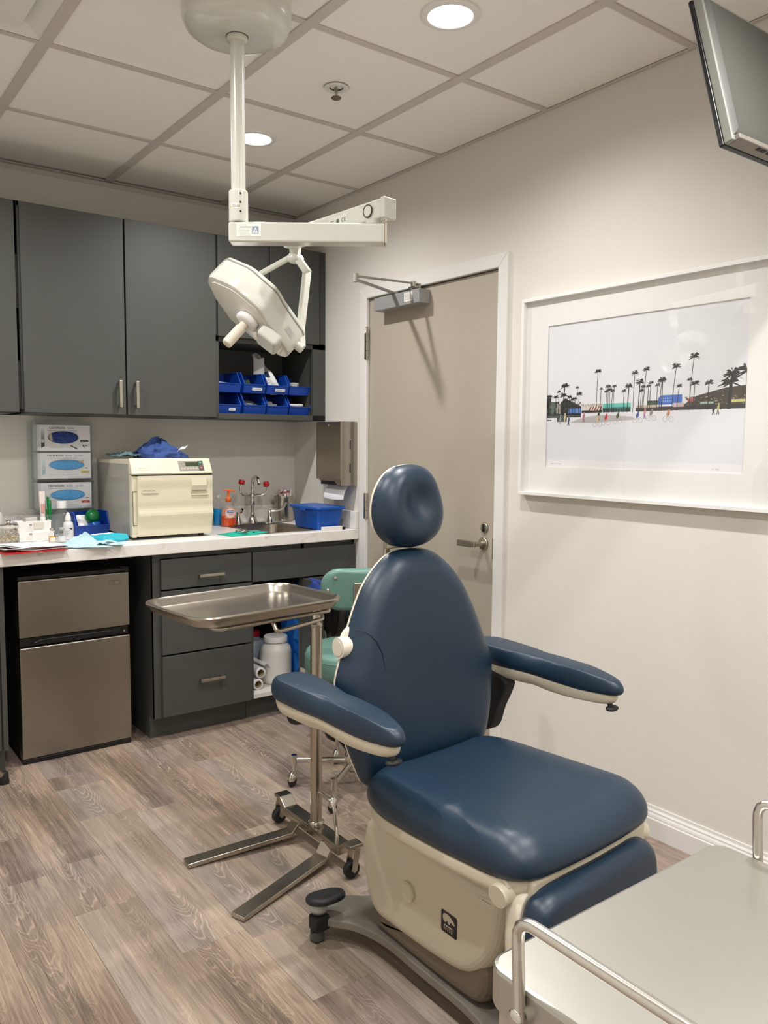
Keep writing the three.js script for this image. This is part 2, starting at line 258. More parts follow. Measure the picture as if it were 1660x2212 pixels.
// ---------------------------------------------------------------- door
{ const d = structGroup('door_1');
  part('door_leaf', bb(.004, .046, .008, 2.006, .7165, 1.6065, .002), M.door, d);
  const fr = (n, pts) => part(n, sideways(pts, -.016, .002, .003), M.trim, d);
  fr('door_frame', [[.66, 0], [.714, 0], [.714, 2.01], [.66, 2.064]]); fr('door_frame', [[1.609, 0], [1.663, 0], [1.663, 2.064], [1.609, 2.01]]); fr('door_frame', [[.66, 2.064], [.714, 2.01], [1.609, 2.01], [1.663, 2.064]]);
  part('door_stop', [bb(.05, .1, 0, 2.012, .712, .725), bb(.05, .1, 0, 2.012, 1.598, 1.611), bb(.05, .1, 1.999, 2.012, .712, 1.611), bb(.046, .118, -.04, 2.012, .712, 1.611)], M.trim, d);
  for (const [y, pin] of [[1.783, 1], [1.007, 0], [.24, 0]]) { const h = part('hinge', [cyl(.0075, .0075, .128, -.012, y, .7155, 14), bb(-.0165, .003, y - .062, y + .062, .70, .7125)], M.nickel, d);
    if (pin) part('hinge_pin', [cyl(.004, .004, .03, -.012, y + .078, .7155, 10), cyl(.0075, .004, .006, -.012, y + .092, .7155, 10)], M.nickel, h); for (const k of [-.022, .022]) part('knuckle_joint', cyl(.0079, .0079, .0015, -.012, y + k, .7155, 14), M.black, h); }
  const hd = part('lever_handle', [T(lathe([[0, 0], [.026, 0], [.026, .006], [.022, .009], [0, .009]], 30).rotateZ(Math.PI / 2), .004, .906, 1.537), rod([.0, .906, 1.537], [-.055, .906, 1.537], .0105)], M.nickel, d);
  part('lever', extrude([[0, -.011], [.012, -.011], [.03, -.014], [.105, -.014], [.105, .012], [.03, .012], [.012, .01], [0, .01]].map(p => [-p[0], p[1]]), .008, .0025).rotateY(-Math.PI / 2).translate(-.05, .906, 1.545), M.nickel, hd);
  const lk = part('privacy_lock', T(lathe([[0, 0], [.021, 0], [.021, .005], [.018, .008], [0, .008]], 28).rotateZ(Math.PI / 2), .004, .972, 1.541), M.nickel, d); part('thumb_turn', bb(-.011, -.002, .957, .987, 1.539, 1.543, .0015), M.black, lk);
  part('strike_plate', bb(-.0175, .004, .85, .935, 1.6075, 1.6105), M.nickel, d);
  const c = part('door_closer', bb(-.062, .004, 1.928, 1.988, .84, 1.172, .003), std(0xa3a3a2, .4, .35), d);
  const arm = 'closer_arm', e = [-.345, 2.0, 1.1];
  part('closer_label', facingLeft(.06, .04, -.0635, 1.960, 1.10), printMat(canvasTex(96, 64, (x, w, h) => { x.fillStyle = '#e4e0d8'; x.fillRect(0, 0, w, h); x.fillStyle = '#88867f'; for (let i = 0; i < 7; i++) x.fillRect(12, 9 + i * 7, 50 + (i * 13) % 22, 3); x.strokeStyle = '#aaa69e'; x.strokeRect(3, 3, w - 6, h - 6); })), c);
  part(arm, [beam([-.03, 1.995, .968], e, .02, .008, V(0, 1, 0), .002), rod([-.03, 1.98, .968], [-.03, 2.003, .968], .012)], std(0x9d9b95, .4, .3), c);
  part(arm, [beam([e[0], 2.014, e[2]], [-.13, 2.02, 1.1], .016, .008, V(0, 1, 0), .002), rod([-.135, 2.02, 1.1], [-.035, 2.022, 1.1], .004), rod([e[0], 1.99, e[2]], [e[0], 2.024, e[2]], .011)], std(0x9d9b95, .4, .3), c);
  part('arm_shoe', [rod([-.035, 2.005, 1.1], [-.035, 2.03, 1.1], .012), bb(-.045, -.0155, 1.998, 2.008, 1.075, 1.125, .002), bb(-.02, -.0145, 1.985, 2.02, 1.07, 1.13, .002)], M.nickel, c);
}
// ---------------------------------------------------------------- fitted cabinets, counter, fridge
const CB = { y0: 1.43, y1: 2.295, zf: .318 };
function pull(name, parent, x, y, z, vertical) {   // square bar handle on two posts
  const L = .118, b = vertical ? rbox(.013, L, .011, .0015, x, y, z + .03) : rbox(L, .013, .011, .0015, x, y, z + .03);
  const o = vertical ? [[0, -.05], [0, .05]] : [[-.05, 0], [.05, 0]];
  return part(name, [b, ...o.map(q => box(.009, .009, .026, x + q[0], y + q[1], z + .013))], M.nickel, parent);
}
function cabinetBody(parent, x0, x1, y0, y1, zf, opening) {
  const t = .018, g = [bb(x0, x0 + t, y0, y1, .001, zf), bb(x1 - t, x1, y0, y1, .001, zf), bb(x0, x1, y0, y0 + t, .001, zf), bb(x0, x1, y1 - t, y1, .001, zf), bb(x0, x1, y0, y1, .001, .007)];
  return part('carcass', g, M.cabinet, parent);
}
const door = (parent, x0, x1, y0, y1, z, mat = M.cabinet, name = 'door') => part(name, bb(x0, x1, y0, y1, z, z + .02, .0015), mat, parent);
{ const a = thing('wall_cabinet', 'dark grey wall cabinet cut off by the left edge, over the counter', 'cabinet', [0, 0, 0], 0, 'dark grey wall cabinets');
  cabinetBody(a, -2.35, -1.5, CB.y0, CB.y1, CB.zf); part('face_frame', bb(-1.53, -1.4975, CB.y0, CB.y1, CB.zf - .02, CB.zf), M.blackMatt, a);
  door(a, -1.935, -1.512, CB.y0 + .004, CB.y1 - .004, CB.zf); door(a, -2.345, -1.941, CB.y0 + .004, CB.y1 - .004, CB.zf);
  const b = thing('wall_cabinet', 'tall dark grey two-door wall cabinet with two silver bar handles', 'cabinet', [0, 0, 0], 0, 'dark grey wall cabinets');
  cabinetBody(b, -1.497, -.623, CB.y0, CB.y1, CB.zf);
  const l = door(b, -1.491, -1.0645, CB.y0 + .004, CB.y1 - .004, CB.zf), r = door(b, -1.0575, -.628, CB.y0 + .004, CB.y1 - .004, CB.zf);
  pull('handle', l, -1.097, 1.525, CB.zf + .02, true); pull('handle', r, -1.022, 1.525, CB.zf + .02, true);
  const c = thing('wall_cabinet', 'dark grey wall cabinet with two small doors over an open shelf of bins', 'cabinet', [0, 0, 0], 0, 'dark grey wall cabinets');
  cabinetBody(c, -.622, -.001, CB.y0, CB.y1, CB.zf);
  part('face_frame', [bb(-.622, -.608, CB.y0, CB.y1, CB.zf - .02, CB.zf + .004), bb(-.078, -.001, CB.y0, CB.y1, CB.zf - .02, CB.zf + .004), bb(-.622, -.001, CB.y0, 1.456, CB.zf - .02, CB.zf + .004), bb(-.622, -.001, 1.797, 1.826, CB.zf - .02, CB.zf + .004)], M.cabinet, c);
  part('shelf', bb(-.604, -.02, 1.437, 1.456, .008, CB.zf - .02), M.cabinet, c); part('shelf', bb(-.604, -.02, 1.797, 1.815, .008, CB.zf - .02), M.cabinet, c);
  part('lining', bb(-.604, -.598, 1.456, 1.797, .008, .29), M.cabinet, c); part('lining', bb(-.082, -.076, 1.456, 1.797, .008, .29), M.cabinet, c);
  door(c, -.617, -.343, 1.82, CB.y1 - .004, CB.zf + .004); door(c, -.336, -.05, 1.82, CB.y1 - .004, CB.zf + .004);
}
const TOP = .885, FACE = .595;
{ // base cabinets
  const a = thing('base_cabinet', 'dark grey three-drawer base cabinet right of the fridge', 'cabinet', [0, 0, 0], 0, 'dark grey base cabinets');
  part('carcass', [bb(-1.055, -1.035, .105, .832, .002, FACE), bb(-.602, -.586, .105, .832, .002, FACE), bb(-1.035, -.602, .105, .125, .002, FACE), bb(-1.035, -.602, .81, .832, .002, FACE), bb(-1.035, -.602, .125, .81, .002, .01), bb(-1.055, -1.02, .105, .832, FACE - .018, FACE + .001)], M.cabinet, a);
  part('toe_kick', bb(-1.055, -.586, .001, .105, .02, .535), M.cabinet, a);
  for (const [y0, y1] of [[.676, .807], [.388, .668], [.11, .38]]) { const d = door(a, -1.022, -.59, y0, y1, FACE + .001, M.cabinet, 'drawer_front'); pull('handle', d, -.8, y0 > .6 ? .727 : y0 > .3 ? .53 : .254, FACE + .021, false); }
  const b = thing('base_cabinet', 'dark grey sink cabinet standing open with supplies inside', 'cabinet', [0, 0, 0], 0, 'dark grey base cabinets');
  part('carcass', [bb(-.584, -.572, .105, .832, .002, FACE), bb(-.018, -.002, .105, .832, .002, FACE), bb(-.584, -.002, .125, .832, .002, .01), bb(-.584, -.002, .80, .832, FACE - .02, FACE), bb(-.314, -.296, .105, .832, FACE - .02, FACE)], M.cabinet, b);
  part('shelf', bb(-.572, -.018, .107, .126, .01, FACE), M.shelfWhite, b);
  part('toe_kick', bb(-.584, -.002, .001, .106, .02, .535), M.cabinet, b);
  part('false_front', bb(-.583, -.006, .668, .807, FACE + .001, FACE + .021, .0015), M.cabinet, b);
  door(b, -.302, -.006, .11, .66, FACE + .001);
  const o = part('door', bb(-.312, -.293, .11, .66, FACE + .003, FACE + .255, .0015), M.cabinet, b, 'door swung fully open');
  for (const y of [.2, .545]) part('hinge', [rbox(.01, .045, .05, .003, -.317, y, FACE + .03), T(lathe([[0, 0], [.017, 0], [.017, .004], [0, .004]], 20).rotateZ(Math.PI / 2), -.312, y, FACE + .05)], M.chrome, o);
  const c = thing('base_cabinet', 'dark grey base cabinet side cut off by the left edge, left of the fridge', 'cabinet', [0, 0, 0], 0, 'dark grey base cabinets');
  part('carcass', [bb(-1.668, -1.65, .105, .832, .002, FACE + .015), bb(-2.35, -1.668, .105, .832, .002, FACE)], M.cabinet, c); part('toe_kick', bb(-2.35, -1.65, .001, .105, .02, .535), M.cabinet, c); door(c, -2.345, -1.676, .11, .807, FACE + .001);
}
{ // worktop with sink cut-out
  const t = thing('countertop', 'white veined stone worktop running over the fridge and base cabinets', 'countertop');
  const hole = rrect(.30, .42, .04).map(p => [p[0] - .345, p[1] + .355]).reverse();
  part('slab', uvMetres(upward([[-2.35, .021], [-.021, .021], [-.021, .002], [-.002, .002], [-.002, .635], [-2.35, .635]].slice(0, 0).concat([[-2.35, .002], [-.002, .002], [-.002, .635], [-2.35, .635]]), .834, .051, .003, [hole]), 1), M.quartz, t);
  tag((() => { const m = new THREE.Mesh(uvMetres(bb(-2.35, -.002, TOP + .0005, .975, .001, .02, .002), 1), M.quartz); m.name = numbered('backsplash'); scene.add(m); return m; })(), 'long low white stone upstand on the worktop along the back wall', 'backsplash');
  tag((() => { const m = new THREE.Mesh(uvMetres(bb(-.02, -.001, TOP + .0005, .975, .0205, .634, .002), 1), M.quartz); m.name = numbered('backsplash'); scene.add(m); return m; })(), 'short white stone upstand on the worktop end, under the towel dispenser', 'backsplash');
  const s = thing('sink', 'small stainless drop-in sink under the eyewash tap', 'sink', [-.345, TOP, .355]);
  const R = (w, d, r, y) => ringXZ(rrect(w, d, r), y);
  part('basin', loft([R(.325, .445, .05, .0008), R(.32, .44, .05, .0035), R(.30, .42, .045, .0035), R(.285, .405, .05, -.004), R(.275, .39, .055, -.12), R(.24, .36, .06, -.145), R(.06, .06, .03, -.15)], false, true), M.steelSoft, s);
  part('drain', T(lathe([[0, .001], [.02, .001], [.028, .004], [.032, .002], [.032, 0], [0, 0]], 24), 0, -.15, 0), M.chrome, s);
}
{ const f = thing('mini_fridge', 'small two-door fridge with brushed steel doors and black body', 'fridge', [-1.359, 0, .53]);
  const hw = .2255;
  part('body', bb(-hw + .002, hw - .002, .018, .772, -.49, -.045, .006), M.blackMatt, f);
  for (const x of [-.19, .19]) for (const q of [-.08, -.45]) part('foot', cyl(.016, .018, .02, x, .0105, q), M.black, f);
  part('top_cap', bb(-hw, hw, .758, .774, -.06, .004, .004), M.black, f);
  part('divider', bb(-hw + .004, hw - .004, .485, .52, -.045, -.012, .003), M.black, f);
  part('handle_recess', extrude([[-.16, -.012], [.17, -.012], [.18, -.004], [.15, .008], [-.14, .008], [-.17, -.004]], .012, .003).translate(0, .503, -.018), M.black, f);
  const up = part('freezer_door', bb(-hw, hw, .523, .757, -.044, .004, .006), M.fridge, f);
  part('badge', facingFront(.055, .022, .165, .715, .0046), new THREE.MeshStandardMaterial({ roughness: .4, metalness: .6, map: canvasTex(128, 52, (x, w, h) => { x.fillStyle = '#7c7466'; x.fillRect(0, 0, w, h); x.fillStyle = '#a09a8c'; x.font = 'bold 40px sans-serif'; x.fillText('C', 6, 40); x.font = 'bold 34px sans-serif'; x.fillText('W', 62, 36); }) }), up);
  part('door', bb(-hw, hw, .022, .483, -.044, .004, .006), M.fridge, f);
  part('hinge_pin', cyl(.006, .006, .008, .2, .503, .002, 12), M.nickel, f); part('hinge_cap', bb(.19, .222, .774, .779, -.04, 0, .001), M.black, f);
  part('base_trim', bb(-hw + .004, hw - .004, .001, .02, -.05, .0, .003), M.black, f);
}
// ---------------------------------------------------------------- power examination chair (local origin under the seat centre, facing +z)
{ const C = thing('exam_chair', 'blue vinyl power examination chair with beige base, facing the viewer', 'chair', [-.965, 0, 2.6]);
  const z = q => q - 2.6;
  // back
  const backOut = mirror([[0, .425], [.12, .43], [.2, .445], [.228, .5], [.252, .57], [.266, .64], [.27, .71], [.245, .78], [.222, .84], [.196, .895], [.164, .948], [.121, .993], [.07, 1.026], [0, 1.034]].map(p => p));
  const bz = b => z(2.365 - .115 * (b - .48));
  const back = part('backrest', pad({ out: backOut, top: .05, bot: .008, roll: .062, rollB: .012, crown: .012, map: (a, b, h) => [a * .97 + .006, b, bz(b) - .05 + h], disp: (a, b, r) => -.014 * Math.exp(-(a * a / .018 + (b - .62) ** 2 / .02)) + .008 * Math.exp(-((Math.abs(a) - .17) ** 2 / .004 + (b - .66) ** 2 / .03)) - .02 * ss(.53, .43, b) }), M.vinyl, C);
  for (const s of [-1]) part('seam', tube([[s * .222, .848], [s * .205, .845], [s * .188, .835], [s * .17, .812], [s * .157, .78], [s * .152, .74]].map(p => { const a = Math.abs(p[0]); const e = a > .16 ? -.03 * ((a - .16) / .065) ** 2 : 0; return [p[0] * .97 + .006, p[1], bz(p[1]) + .0085 + e - .014 * Math.exp(-(a * a / .018 + (p[1] - .62) ** 2 / .02)) + .008 * Math.exp(-((a - .17) ** 2 / .004 + (p[1] - .66) ** 2 / .03)) - .0012]; }), .0009, 40, 6), M.seam, back);
  part('back_shell', pad({ out: backOut.map(p => [p[0] * 1.0, p[1]]), top: .004, bot: .04, roll: .003, rollB: .19, crown: 0, map: (a, b, h) => [a * .97 + .006, b, bz(b) - .0565 + h] }), M.beigePale, C);
  for (const s of [-1]) { const k = part('pivot_cover', [rod([s * .241, .80, z(2.278)], [s * .2, .80, z(2.278)], .027, 36)], M.beigePale, C); k.scale.set(1, 1, 1); part('pivot_cap', rod([s * .2405, .80, z(2.278)], [s * .2425, .80, z(2.278)], .02, 32), M.beigePale, k); part('pivot_fairing', T(new THREE.SphereGeometry(1, 28, 20).scale(.032, .05, .014), s * .203, .80, z(2.272)), M.beigePale, k); }
  // head
  const ho = [[.035, .112], [-.015, .113], [-.052, .104], [-.085, .08], [-.112, .035], [-.12, -.015], [-.108, -.06], [-.08, -.09], [-.035, -.107], [.015, -.11], [.062, -.1], [.096, -.075], [.112, -.04], [.114, -.005], [.105, .035], [.085, .078], [.062, .102]].map(p => [p[0] * .985, p[1]]);
  const hz = b => z(2.285) - .03 * b;
  const head = part('headrest', pad({ out: ho, top: .052, bot: .008, roll: .058, rollB: .012, crown: .014, map: (a, b, h) => [a + .003, b + 1.147, hz(b) - .04 + h], disp: (a, b, r) => -.036 * Math.exp(-((a - .004) ** 2 / .0026 + (b - .018) ** 2 / .0036)) }), M.vinyl, C);
  part('headrest_shell', pad({ out: ho, top: .004, bot: .03, roll: .003, rollB: .085, crown: 0, map: (a, b, h) => [a + .003, b + 1.147, hz(b) - .047 + h] }), M.beigePale, C);
  part('headrest_bracket', [rbox(.018, .2, .012, .003, -.05, 1.02, z(2.225)), rbox(.018, .2, .012, .003, .03, 1.02, z(2.225)), rbox(.1, .014, .016, .003, -.01, 1.043, z(2.235))], M.nickel, C);
  // seat
  const seatOut = mirror([[0, z(2.325)], [.13, z(2.33)], [.2, z(2.345)], [.235, z(2.39)], [.255, z(2.46)], [.262, z(2.56)], [.264, z(2.67)], [.26, z(2.77)], [.255, z(2.84)], [.243, z(2.882)], [.205, z(2.912)], [.13, z(2.924)], [0, z(2.929)]]);
  const sy = b => .452 + .06 * (b + .23);
  const seatDisp = (a, b) => -.010 * Math.exp(-(a * a / .02 + b * b / .03)) + .006 * Math.exp(-((Math.abs(a) - .17) ** 2 / .004)) - .02 * ss(.22, .36, b) - .012 * ss(-.18, -.27, b);
  const seat = part('seat', pad({ out: seatOut, top: .058, bot: .026, roll: .062, rollB: .028, crown: .01, map: (a, b, h) => [a * .97 - .008, sy(b) + h, b - .065 * a], disp: seatDisp }), M.vinyl, C);
  for (const s of [-1, 1]) part('seam', tube([[s * .16, .12], [s * .18, .19], [s * .197, .236], [s * .209, .262], [s * .218, .277]].map(([a, b], i) => { const r = [.985, .97, .955, .87, .66][i]; return [a * .97 - .008, sy(b) + (.058 + .006 + seatDisp(a, b)) * r - [0, 0, .001, .003, .005][i], b - .065 * a]; }), .0012, 30, 6), M.seam, seat);
  part('seat_shell', pad({ out: seatOut.map(p => [p[0] * .955, p[1] * .95]), top: .02, bot: .026, roll: .004, rollB: .06, crown: 0, map: (a, b, h) => [a - .008, sy(b) - .042 + h, b - .065 * a] }), M.beige, C);
  for (const s of [-1, 1]) part('hinge_boss', [rod([s * .19, .436, z(2.868)], [s * (s > 0 ? .21 : .256), .428, z(2.872)], .025, 28, .023), sideways(smoothClosed([[z(2.72), .455], [z(2.80), .436], [z(2.855), .41], [z(2.885), .425], [z(2.885), .458], [z(2.8), .464]], 30), s > 0 ? .18 : -.243, s > 0 ? .2 : -.18, .004)], M.beige, C);
  part('leg_mechanism', [rod([-.19, .415, z(2.895)], [.14, .415, z(2.895)], .012), rbox(.03, .05, .05, .006, -.19, .408, z(2.885)), rbox(.03, .05, .05, .006, .13, .405, z(2.88)), rbox(.3, .04, .03, .006, -.02, .418, z(2.875))], M.blackMatt, C);
  part('front_valance', rbox(.40, .05, .03, .008, 0, 0, 0).rotateY(.07).translate(-.008, .437, z(2.893)), M.beige, C);
  // leg rest
  const legOut = mirror([[0, .07], [.16, .07], [.225, .09], [.23, .15], [.232, .28], [.23, .37], [.218, .418], [.185, .437], [.1, .442], [0, .442]]);
  const lz = b => z(2.945) - .03 * (b - .4);
  const leg = part('leg_rest', pad({ out: legOut, top: .04, bot: .02, roll: .028, rollB: .02, crown: .006, map: (a, b, h) => [a * .94 - .022, b + .006, lz(b) - .03 + h - .08 * a] }), M.vinyl, C);
  part('seam', tube([[-.226, .375], [-.2, .368], [-.18, .345], [-.172, .3], [-.17, .2]].map(([a, b], i) => [a - .004, b + .006, lz(b) + [-.012, .0125, .0145, .0148, .015][i] - .085 * a]), .0012, 30, 6), M.seam, leg);
  part('leg_shell', pad({ out: legOut.map(p => [p[0] * 1.015, (p[1] - .25) * 1.0 + .25]), top: .02, bot: .03, roll: .008, rollB: .04, crown: 0, map: (a, b, h) => [a * .94 - .022, b + .006, lz(b) - .07 + h - .08 * a] }), M.beigePale, C);
  // arms
  for (const s of [-1, 1]) {
    const armOut = smoothClosed([[0, z(2.165)], [.03, z(2.17)], [.05, z(2.2)], [.054, z(2.27)], [.05, z(2.4)], [.04, z(2.54)], [.028, z(2.635)], [.017, z(2.672)], [0, z(2.682)], [-.017, z(2.672)], [-.028, z(2.635)], [-.04, z(2.54)], [-.05, z(2.4)], [-.054, z(2.27)], [-.05, z(2.2)], [-.03, z(2.17)]], 60);
    const ax = b => s * .338 + (s > 0 ? .016 : .014) * (b + .435) / .5; const zs = s > 0 ? 1.035 : .94;
    const arm = part('armrest', pad({ out: armOut, top: .034, bot: .018, roll: .026, rollB: .016, crown: .004, map: (a, b, h) => [ax(b) + a, .692 - .018 * (b + .2) + h * (1 - .3 * ss(-.05, .085, b)), (b + .435) * zs - .435] }), M.vinyl, C);
    part('arm_tray', pad({ out: armOut.map(p => [p[0] * .9, (p[1] + .18) * .94 - .18]), top: .01, bot: .03, roll: .006, rollB: .028, crown: 0, map: (a, b, h) => [ax(b) + a, .672 - .018 * (b + .2) + h * (1 - .3 * ss(-.1, .08, b)), (b + .435) * zs - .435] }), M.beige, arm);
    const ke = .487 * zs - .435; part('arm_knob', [T(new THREE.SphereGeometry(.014, 16, 10).scale(1.5, .55, 1), ax(.06), .636, ke), rod([ax(.05), .655, ke - .012], [ax(.055), .636, ke - .002], .007)], M.rubber, arm);
    part('arm_bracket', sideways(smoothClosed(s < 0 ? [[z(2.165), .65], [z(2.25), .655], [z(2.27), .63], [z(2.23), .605], [z(2.185), .6]] : [[z(2.2), .66], [z(2.30), .655], [z(2.345), .635], [z(2.335), .6], [z(2.31), .55], [z(2.28), .48], [z(2.22), .47], [z(2.19), .56]], 40), s * .313 - .022, s * .313 + .022, .008), M.blackMatt, C);
    part('arm_link', [rod([s * .2, s < 0 ? .645 : .56, z(s < 0 ? 2.215 : 2.255)], [s * .31, s < 0 ? .648 : .56, z(s < 0 ? 2.2 : 2.255)], .016), rod([s * .325, .65, z(2.21)], [s * .318, .61, z(2.23)], .012)], M.blackMatt, C);
  }
  // base
  part('base_housing', [sideways(smoothClosed([[z(2.385), .39], [z(2.33), .36], [z(2.305), .3], [z(2.305), .23], [z(2.33), .155], [z(2.365), .118], [z(2.43), .114], [z(2.6), .122], [z(2.70), .138], [z(2.755), .175], [z(2.80), .24], [z(2.82), .33], [z(2.825), .375], [z(2.7), .38], [z(2.5), .392]], 90), -.19, .19, .034, 6)], M.beige, C);
  if (0) part('housing_panel', [-1, 1].map(s => sideways(smoothClosed([[z(2.40), .33], [z(2.375), .25], [z(2.40), .17], [z(2.5), .155], [z(2.64), .165], [z(2.72), .2], [z(2.755), .28], [z(2.7), .315], [z(2.55), .34]], 60), s > 0 ? .185 : -.1925, s > 0 ? .1925 : -.185, .003)), M.beige, C);
  const boss = part('release_button', [rod([-.188, .25, z(2.512)], [-.197, .25, z(2.512)], .024, 30), rod([-.196, .25, z(2.512)], [-.198, .25, z(2.512)], .02, 30)], M.beige, C); boss.name = 'release_button';
  part('maker_badge', [facingLeft(.055, .052, -.1906, .24, z(2.658))], printMat(canvasTex(256, 244, (x, w, h) => { x.fillStyle = '#c9bb9f'; x.fillRect(0, 0, w, h); x.fillStyle = '#0b0f19'; x.beginPath(); x.roundRect(2, 2, w - 4, h - 4, 26); x.fill(); x.fillStyle = '#c3b9a6';
    x.beginPath(); x.moveTo(28, 66); x.bezierCurveTo(34, 28, 90, 18, 128, 32); x.bezierCurveTo(150, 38, 168, 44, 184, 62); x.lineTo(196, 60); x.lineTo(202, 74); x.lineTo(218, 92); x.lineTo(214, 106); x.lineTo(188, 106); x.lineTo(172, 102); x.lineTo(166, 92); x.bezierCurveTo(150, 96, 142, 110, 140, 128); x.lineTo(112, 128); x.lineTo(106, 108); x.bezierCurveTo(88, 98, 82, 112, 80, 126); x.lineTo(50, 126); x.bezierCurveTo(34, 112, 26, 92, 28, 66); x.fill();
    x.strokeStyle = '#c3b9a6'; x.lineWidth = 13; x.beginPath(); x.moveTo(52, 218); x.lineTo(52, 172); x.quadraticCurveTo(52, 156, 66, 156); x.quadraticCurveTo(82, 156, 82, 172); x.lineTo(82, 210); x.moveTo(82, 172); x.quadraticCurveTo(82, 156, 98, 156); x.lineTo(170, 156); x.moveTo(112, 160); x.lineTo(112, 212); x.moveTo(143, 156); x.lineTo(143, 214); x.moveTo(173, 150); x.lineTo(173, 214); x.stroke(); }), .5), C);
  part('lower_skirt', sideways(smoothClosed([[z(2.37), .15], [z(2.35), .1], [z(2.355), .075], [z(2.40), .072], [z(2.68), .074], [z(2.74), .085], [z(2.77), .13], [z(2.76), .2], [z(2.5), .16]], 60), -.178, .178, .03, 4), M.band, C);
  const foot = smoothClosed(mirror([[0, z(2.23)], [.1, z(2.225)], [.155, z(2.185)], [.22, z(2.175)], [.258, z(2.2)], [.258, z(2.245)], [.21, z(2.315)], [.187, z(2.4)], [.185, z(2.55)], [.187, z(2.72)], [.205, z(2.8)], [.26, z(2.87)], [.27, z(2.93)], [.22, z(2.96)], [.13, z(2.92)], [0, z(2.9)]]), 140);
  part('base_plate', upward(foot, .052, .022, .003), M.plate, C);
  for (const [x, q, ped] of [[-.262, 2.213, 1], [.262, 2.213, 0], [-.245, 2.91, 0], [.245, 2.91, 0]]) { const k = part('levelling_foot', [T(lathe([[0, 0], [.019, 0], [.02, .006], [.018, .034], [0, .034]], 24), x, .001, z(q)), cyl(.013, .013, .02, x, .045, z(q))], std(0x4a5048, .5), C);
    if (ped) { part('foot_block', [rbox(.045, .04, .04, .006, x - .006, .062, z(q + .02)), rod([x - .036, .05, z(q + .03)], [x + .022, .05, z(q + .03)], .006)], M.blackMatt, k); part('foot_collar', T(lathe([[0, 0], [.022, 0], [.024, .012], [.02, .028], [0, .028]], 24), x, .083, z(q + .008)), M.silverPlastic, k);
      part('pedal', pad({ out: [[-.05, .0], [-.038, -.03], [0, -.036], [.04, -.02], [.058, .008], [.046, .034], [.012, .042], [-.026, .034]], top: .012, bot: .012, roll: .018, rollB: .016, crown: .002, n: 60, map: (a, b, h) => [x + a * .98 + .005, .128 + h + .12 * b, z(q + .025) + b * .98], disp: (a, b) => -.008 * Math.exp(-(a * a + b * b) / .0007) }), M.rubber, k); } }
}
// ---------------------------------------------------------------- instrument stand with tray
{ const t = thing('instrument_stand', 'stainless tray stand on casters with two flat legs, beside the chair', 'stand', [-.968, 0, 1.79]);
  const X = x => x + .968, Z = q => q - 1.79;
  part('base_bar', [bb(-.025, .025, .066, .078, -.17, .17, .003), ...[-1, 1].map(s => [beam([0, .072, s * .165], [0, .098, s * .2], .05, .012, V(0, 1, 0), .003), beam([0, .098, s * .195], [0, .098, s * .235], .05, .012, V(0, 1, 0), .003)]).flat(), bb(-.027, .027, .05, .07, -.17, .17, .002)], M.steel, t);
  for (const s of [-1, 1]) { const c = part('caster', [T(lathe([[0, -.012], [.022, -.012], [.0265, -.007], [.0265, .007], [.022, .012], [0, .012]], 26).rotateX(Math.PI / 2), -.012, .027, s * .222)], M.rubber, t); part('caster_fork', [beam([0, .094, s * .222 - .016], [-.012, .027, s * .222 - .016], .02, .003, V(0, 0, 1)), beam([0, .094, s * .222 + .016], [-.012, .027, s * .222 + .016], .02, .003, V(0, 0, 1)), cyl(.009, .009, .012, 0, .09, s * .222), rod([-.012, .027, s * .222 - .019], [-.012, .027, s * .222 + .019], .005)], M.nickel, c); }
  const leg = (a, b) => [beam([-.02, .06, Z(a) + 0], [-.045, .03, Z(a) + (b - a) * .06], .05, .009, V(0, 1, 0), .002), beam([-.04, .026, Z(a) + (b - a) * .05], [X(-1.36), .008, Z(b)], .05, .014, V(0, 1, 0), .003)];
  part('leg', leg(1.70, 1.655), M.steel, t); part('leg', leg(1.89, 2.01), M.steel, t);
  part('post', [cyl(.019, .019, .665, 0, .41, 0, 32), T(lathe([[.019, 0], [.026, 0], [.026, .01], [.019, .014]], 28), 0, .078, 0)], M.steel, t);
  part('inner_post', cyl(.0135, .0135, .10, 0, .775, 0, 28), M.chrome, t);
  part('collar', T(lathe([[.0135, 0], [.0205, 0], [.0205, .012], [.0135, .014]], 30), 0, .732, 0), M.steel, t);
  part('foot_loop', bent([[.0, .19, .012], [.004, .185, .10], [.004, .076, .118]], .0058, .03), M.chrome, t);
  // frame and tray, turned slightly
  const q = new THREE.Matrix4().makeRotationY(.102).setPosition(0, .0, 0);
  part('tray_frame', [bent([[.0, .808, 0], [-.02, .808, .02], [-.03, .808, .12], [-.43, .808, .12], [-.43, .808, -.12], [-.03, .808, -.12], [-.02, .808, -.02]], .006, .03, 120), bent([[-.25, .806, .12], [-.25, .778, .14], [-.05, .782, .10], [0.0, .79, .01]], .0065, .015, 60)].map(g => g.applyMatrix4(q)), M.steel, t);
  const R = (w, d, r, y) => ringXZ(rrect(w, d, r, 8), y).map(p => [p[0] - .2585, p[1] + .0325, p[2] - .0084]);
  const g = loft([R(.40, .25, .04, .793), R(.452, .30, .05, .7925), R(.476, .322, .055, .797), R(.490, .336, .06, .812), R(.497, .343, .062, .8195), R(.503, .349, .066, .8222), R(.509, .355, .068, .8215), R(.5125, .3585, .069, .818), R(.511, .357, .068, .8135), R(.505, .351, .066, .812), R(.499, .345, .064, .8135), R(.482, .328, .056, .796), R(.47, .318, .055, .791), R(.40, .25, .04, .7905)], false, false, .6);
  const cap = loft([R(.40, .25, .04, .793), R(.05, .05, .02, .7925)], false, true), cap2 = loft([R(.40, .25, .04, .7905), R(.05, .05, .02, .790)], false, true);
  part('tray', [g, cap, cap2].map(e => e.applyMatrix4(q)), M.steelSoft, t);
}
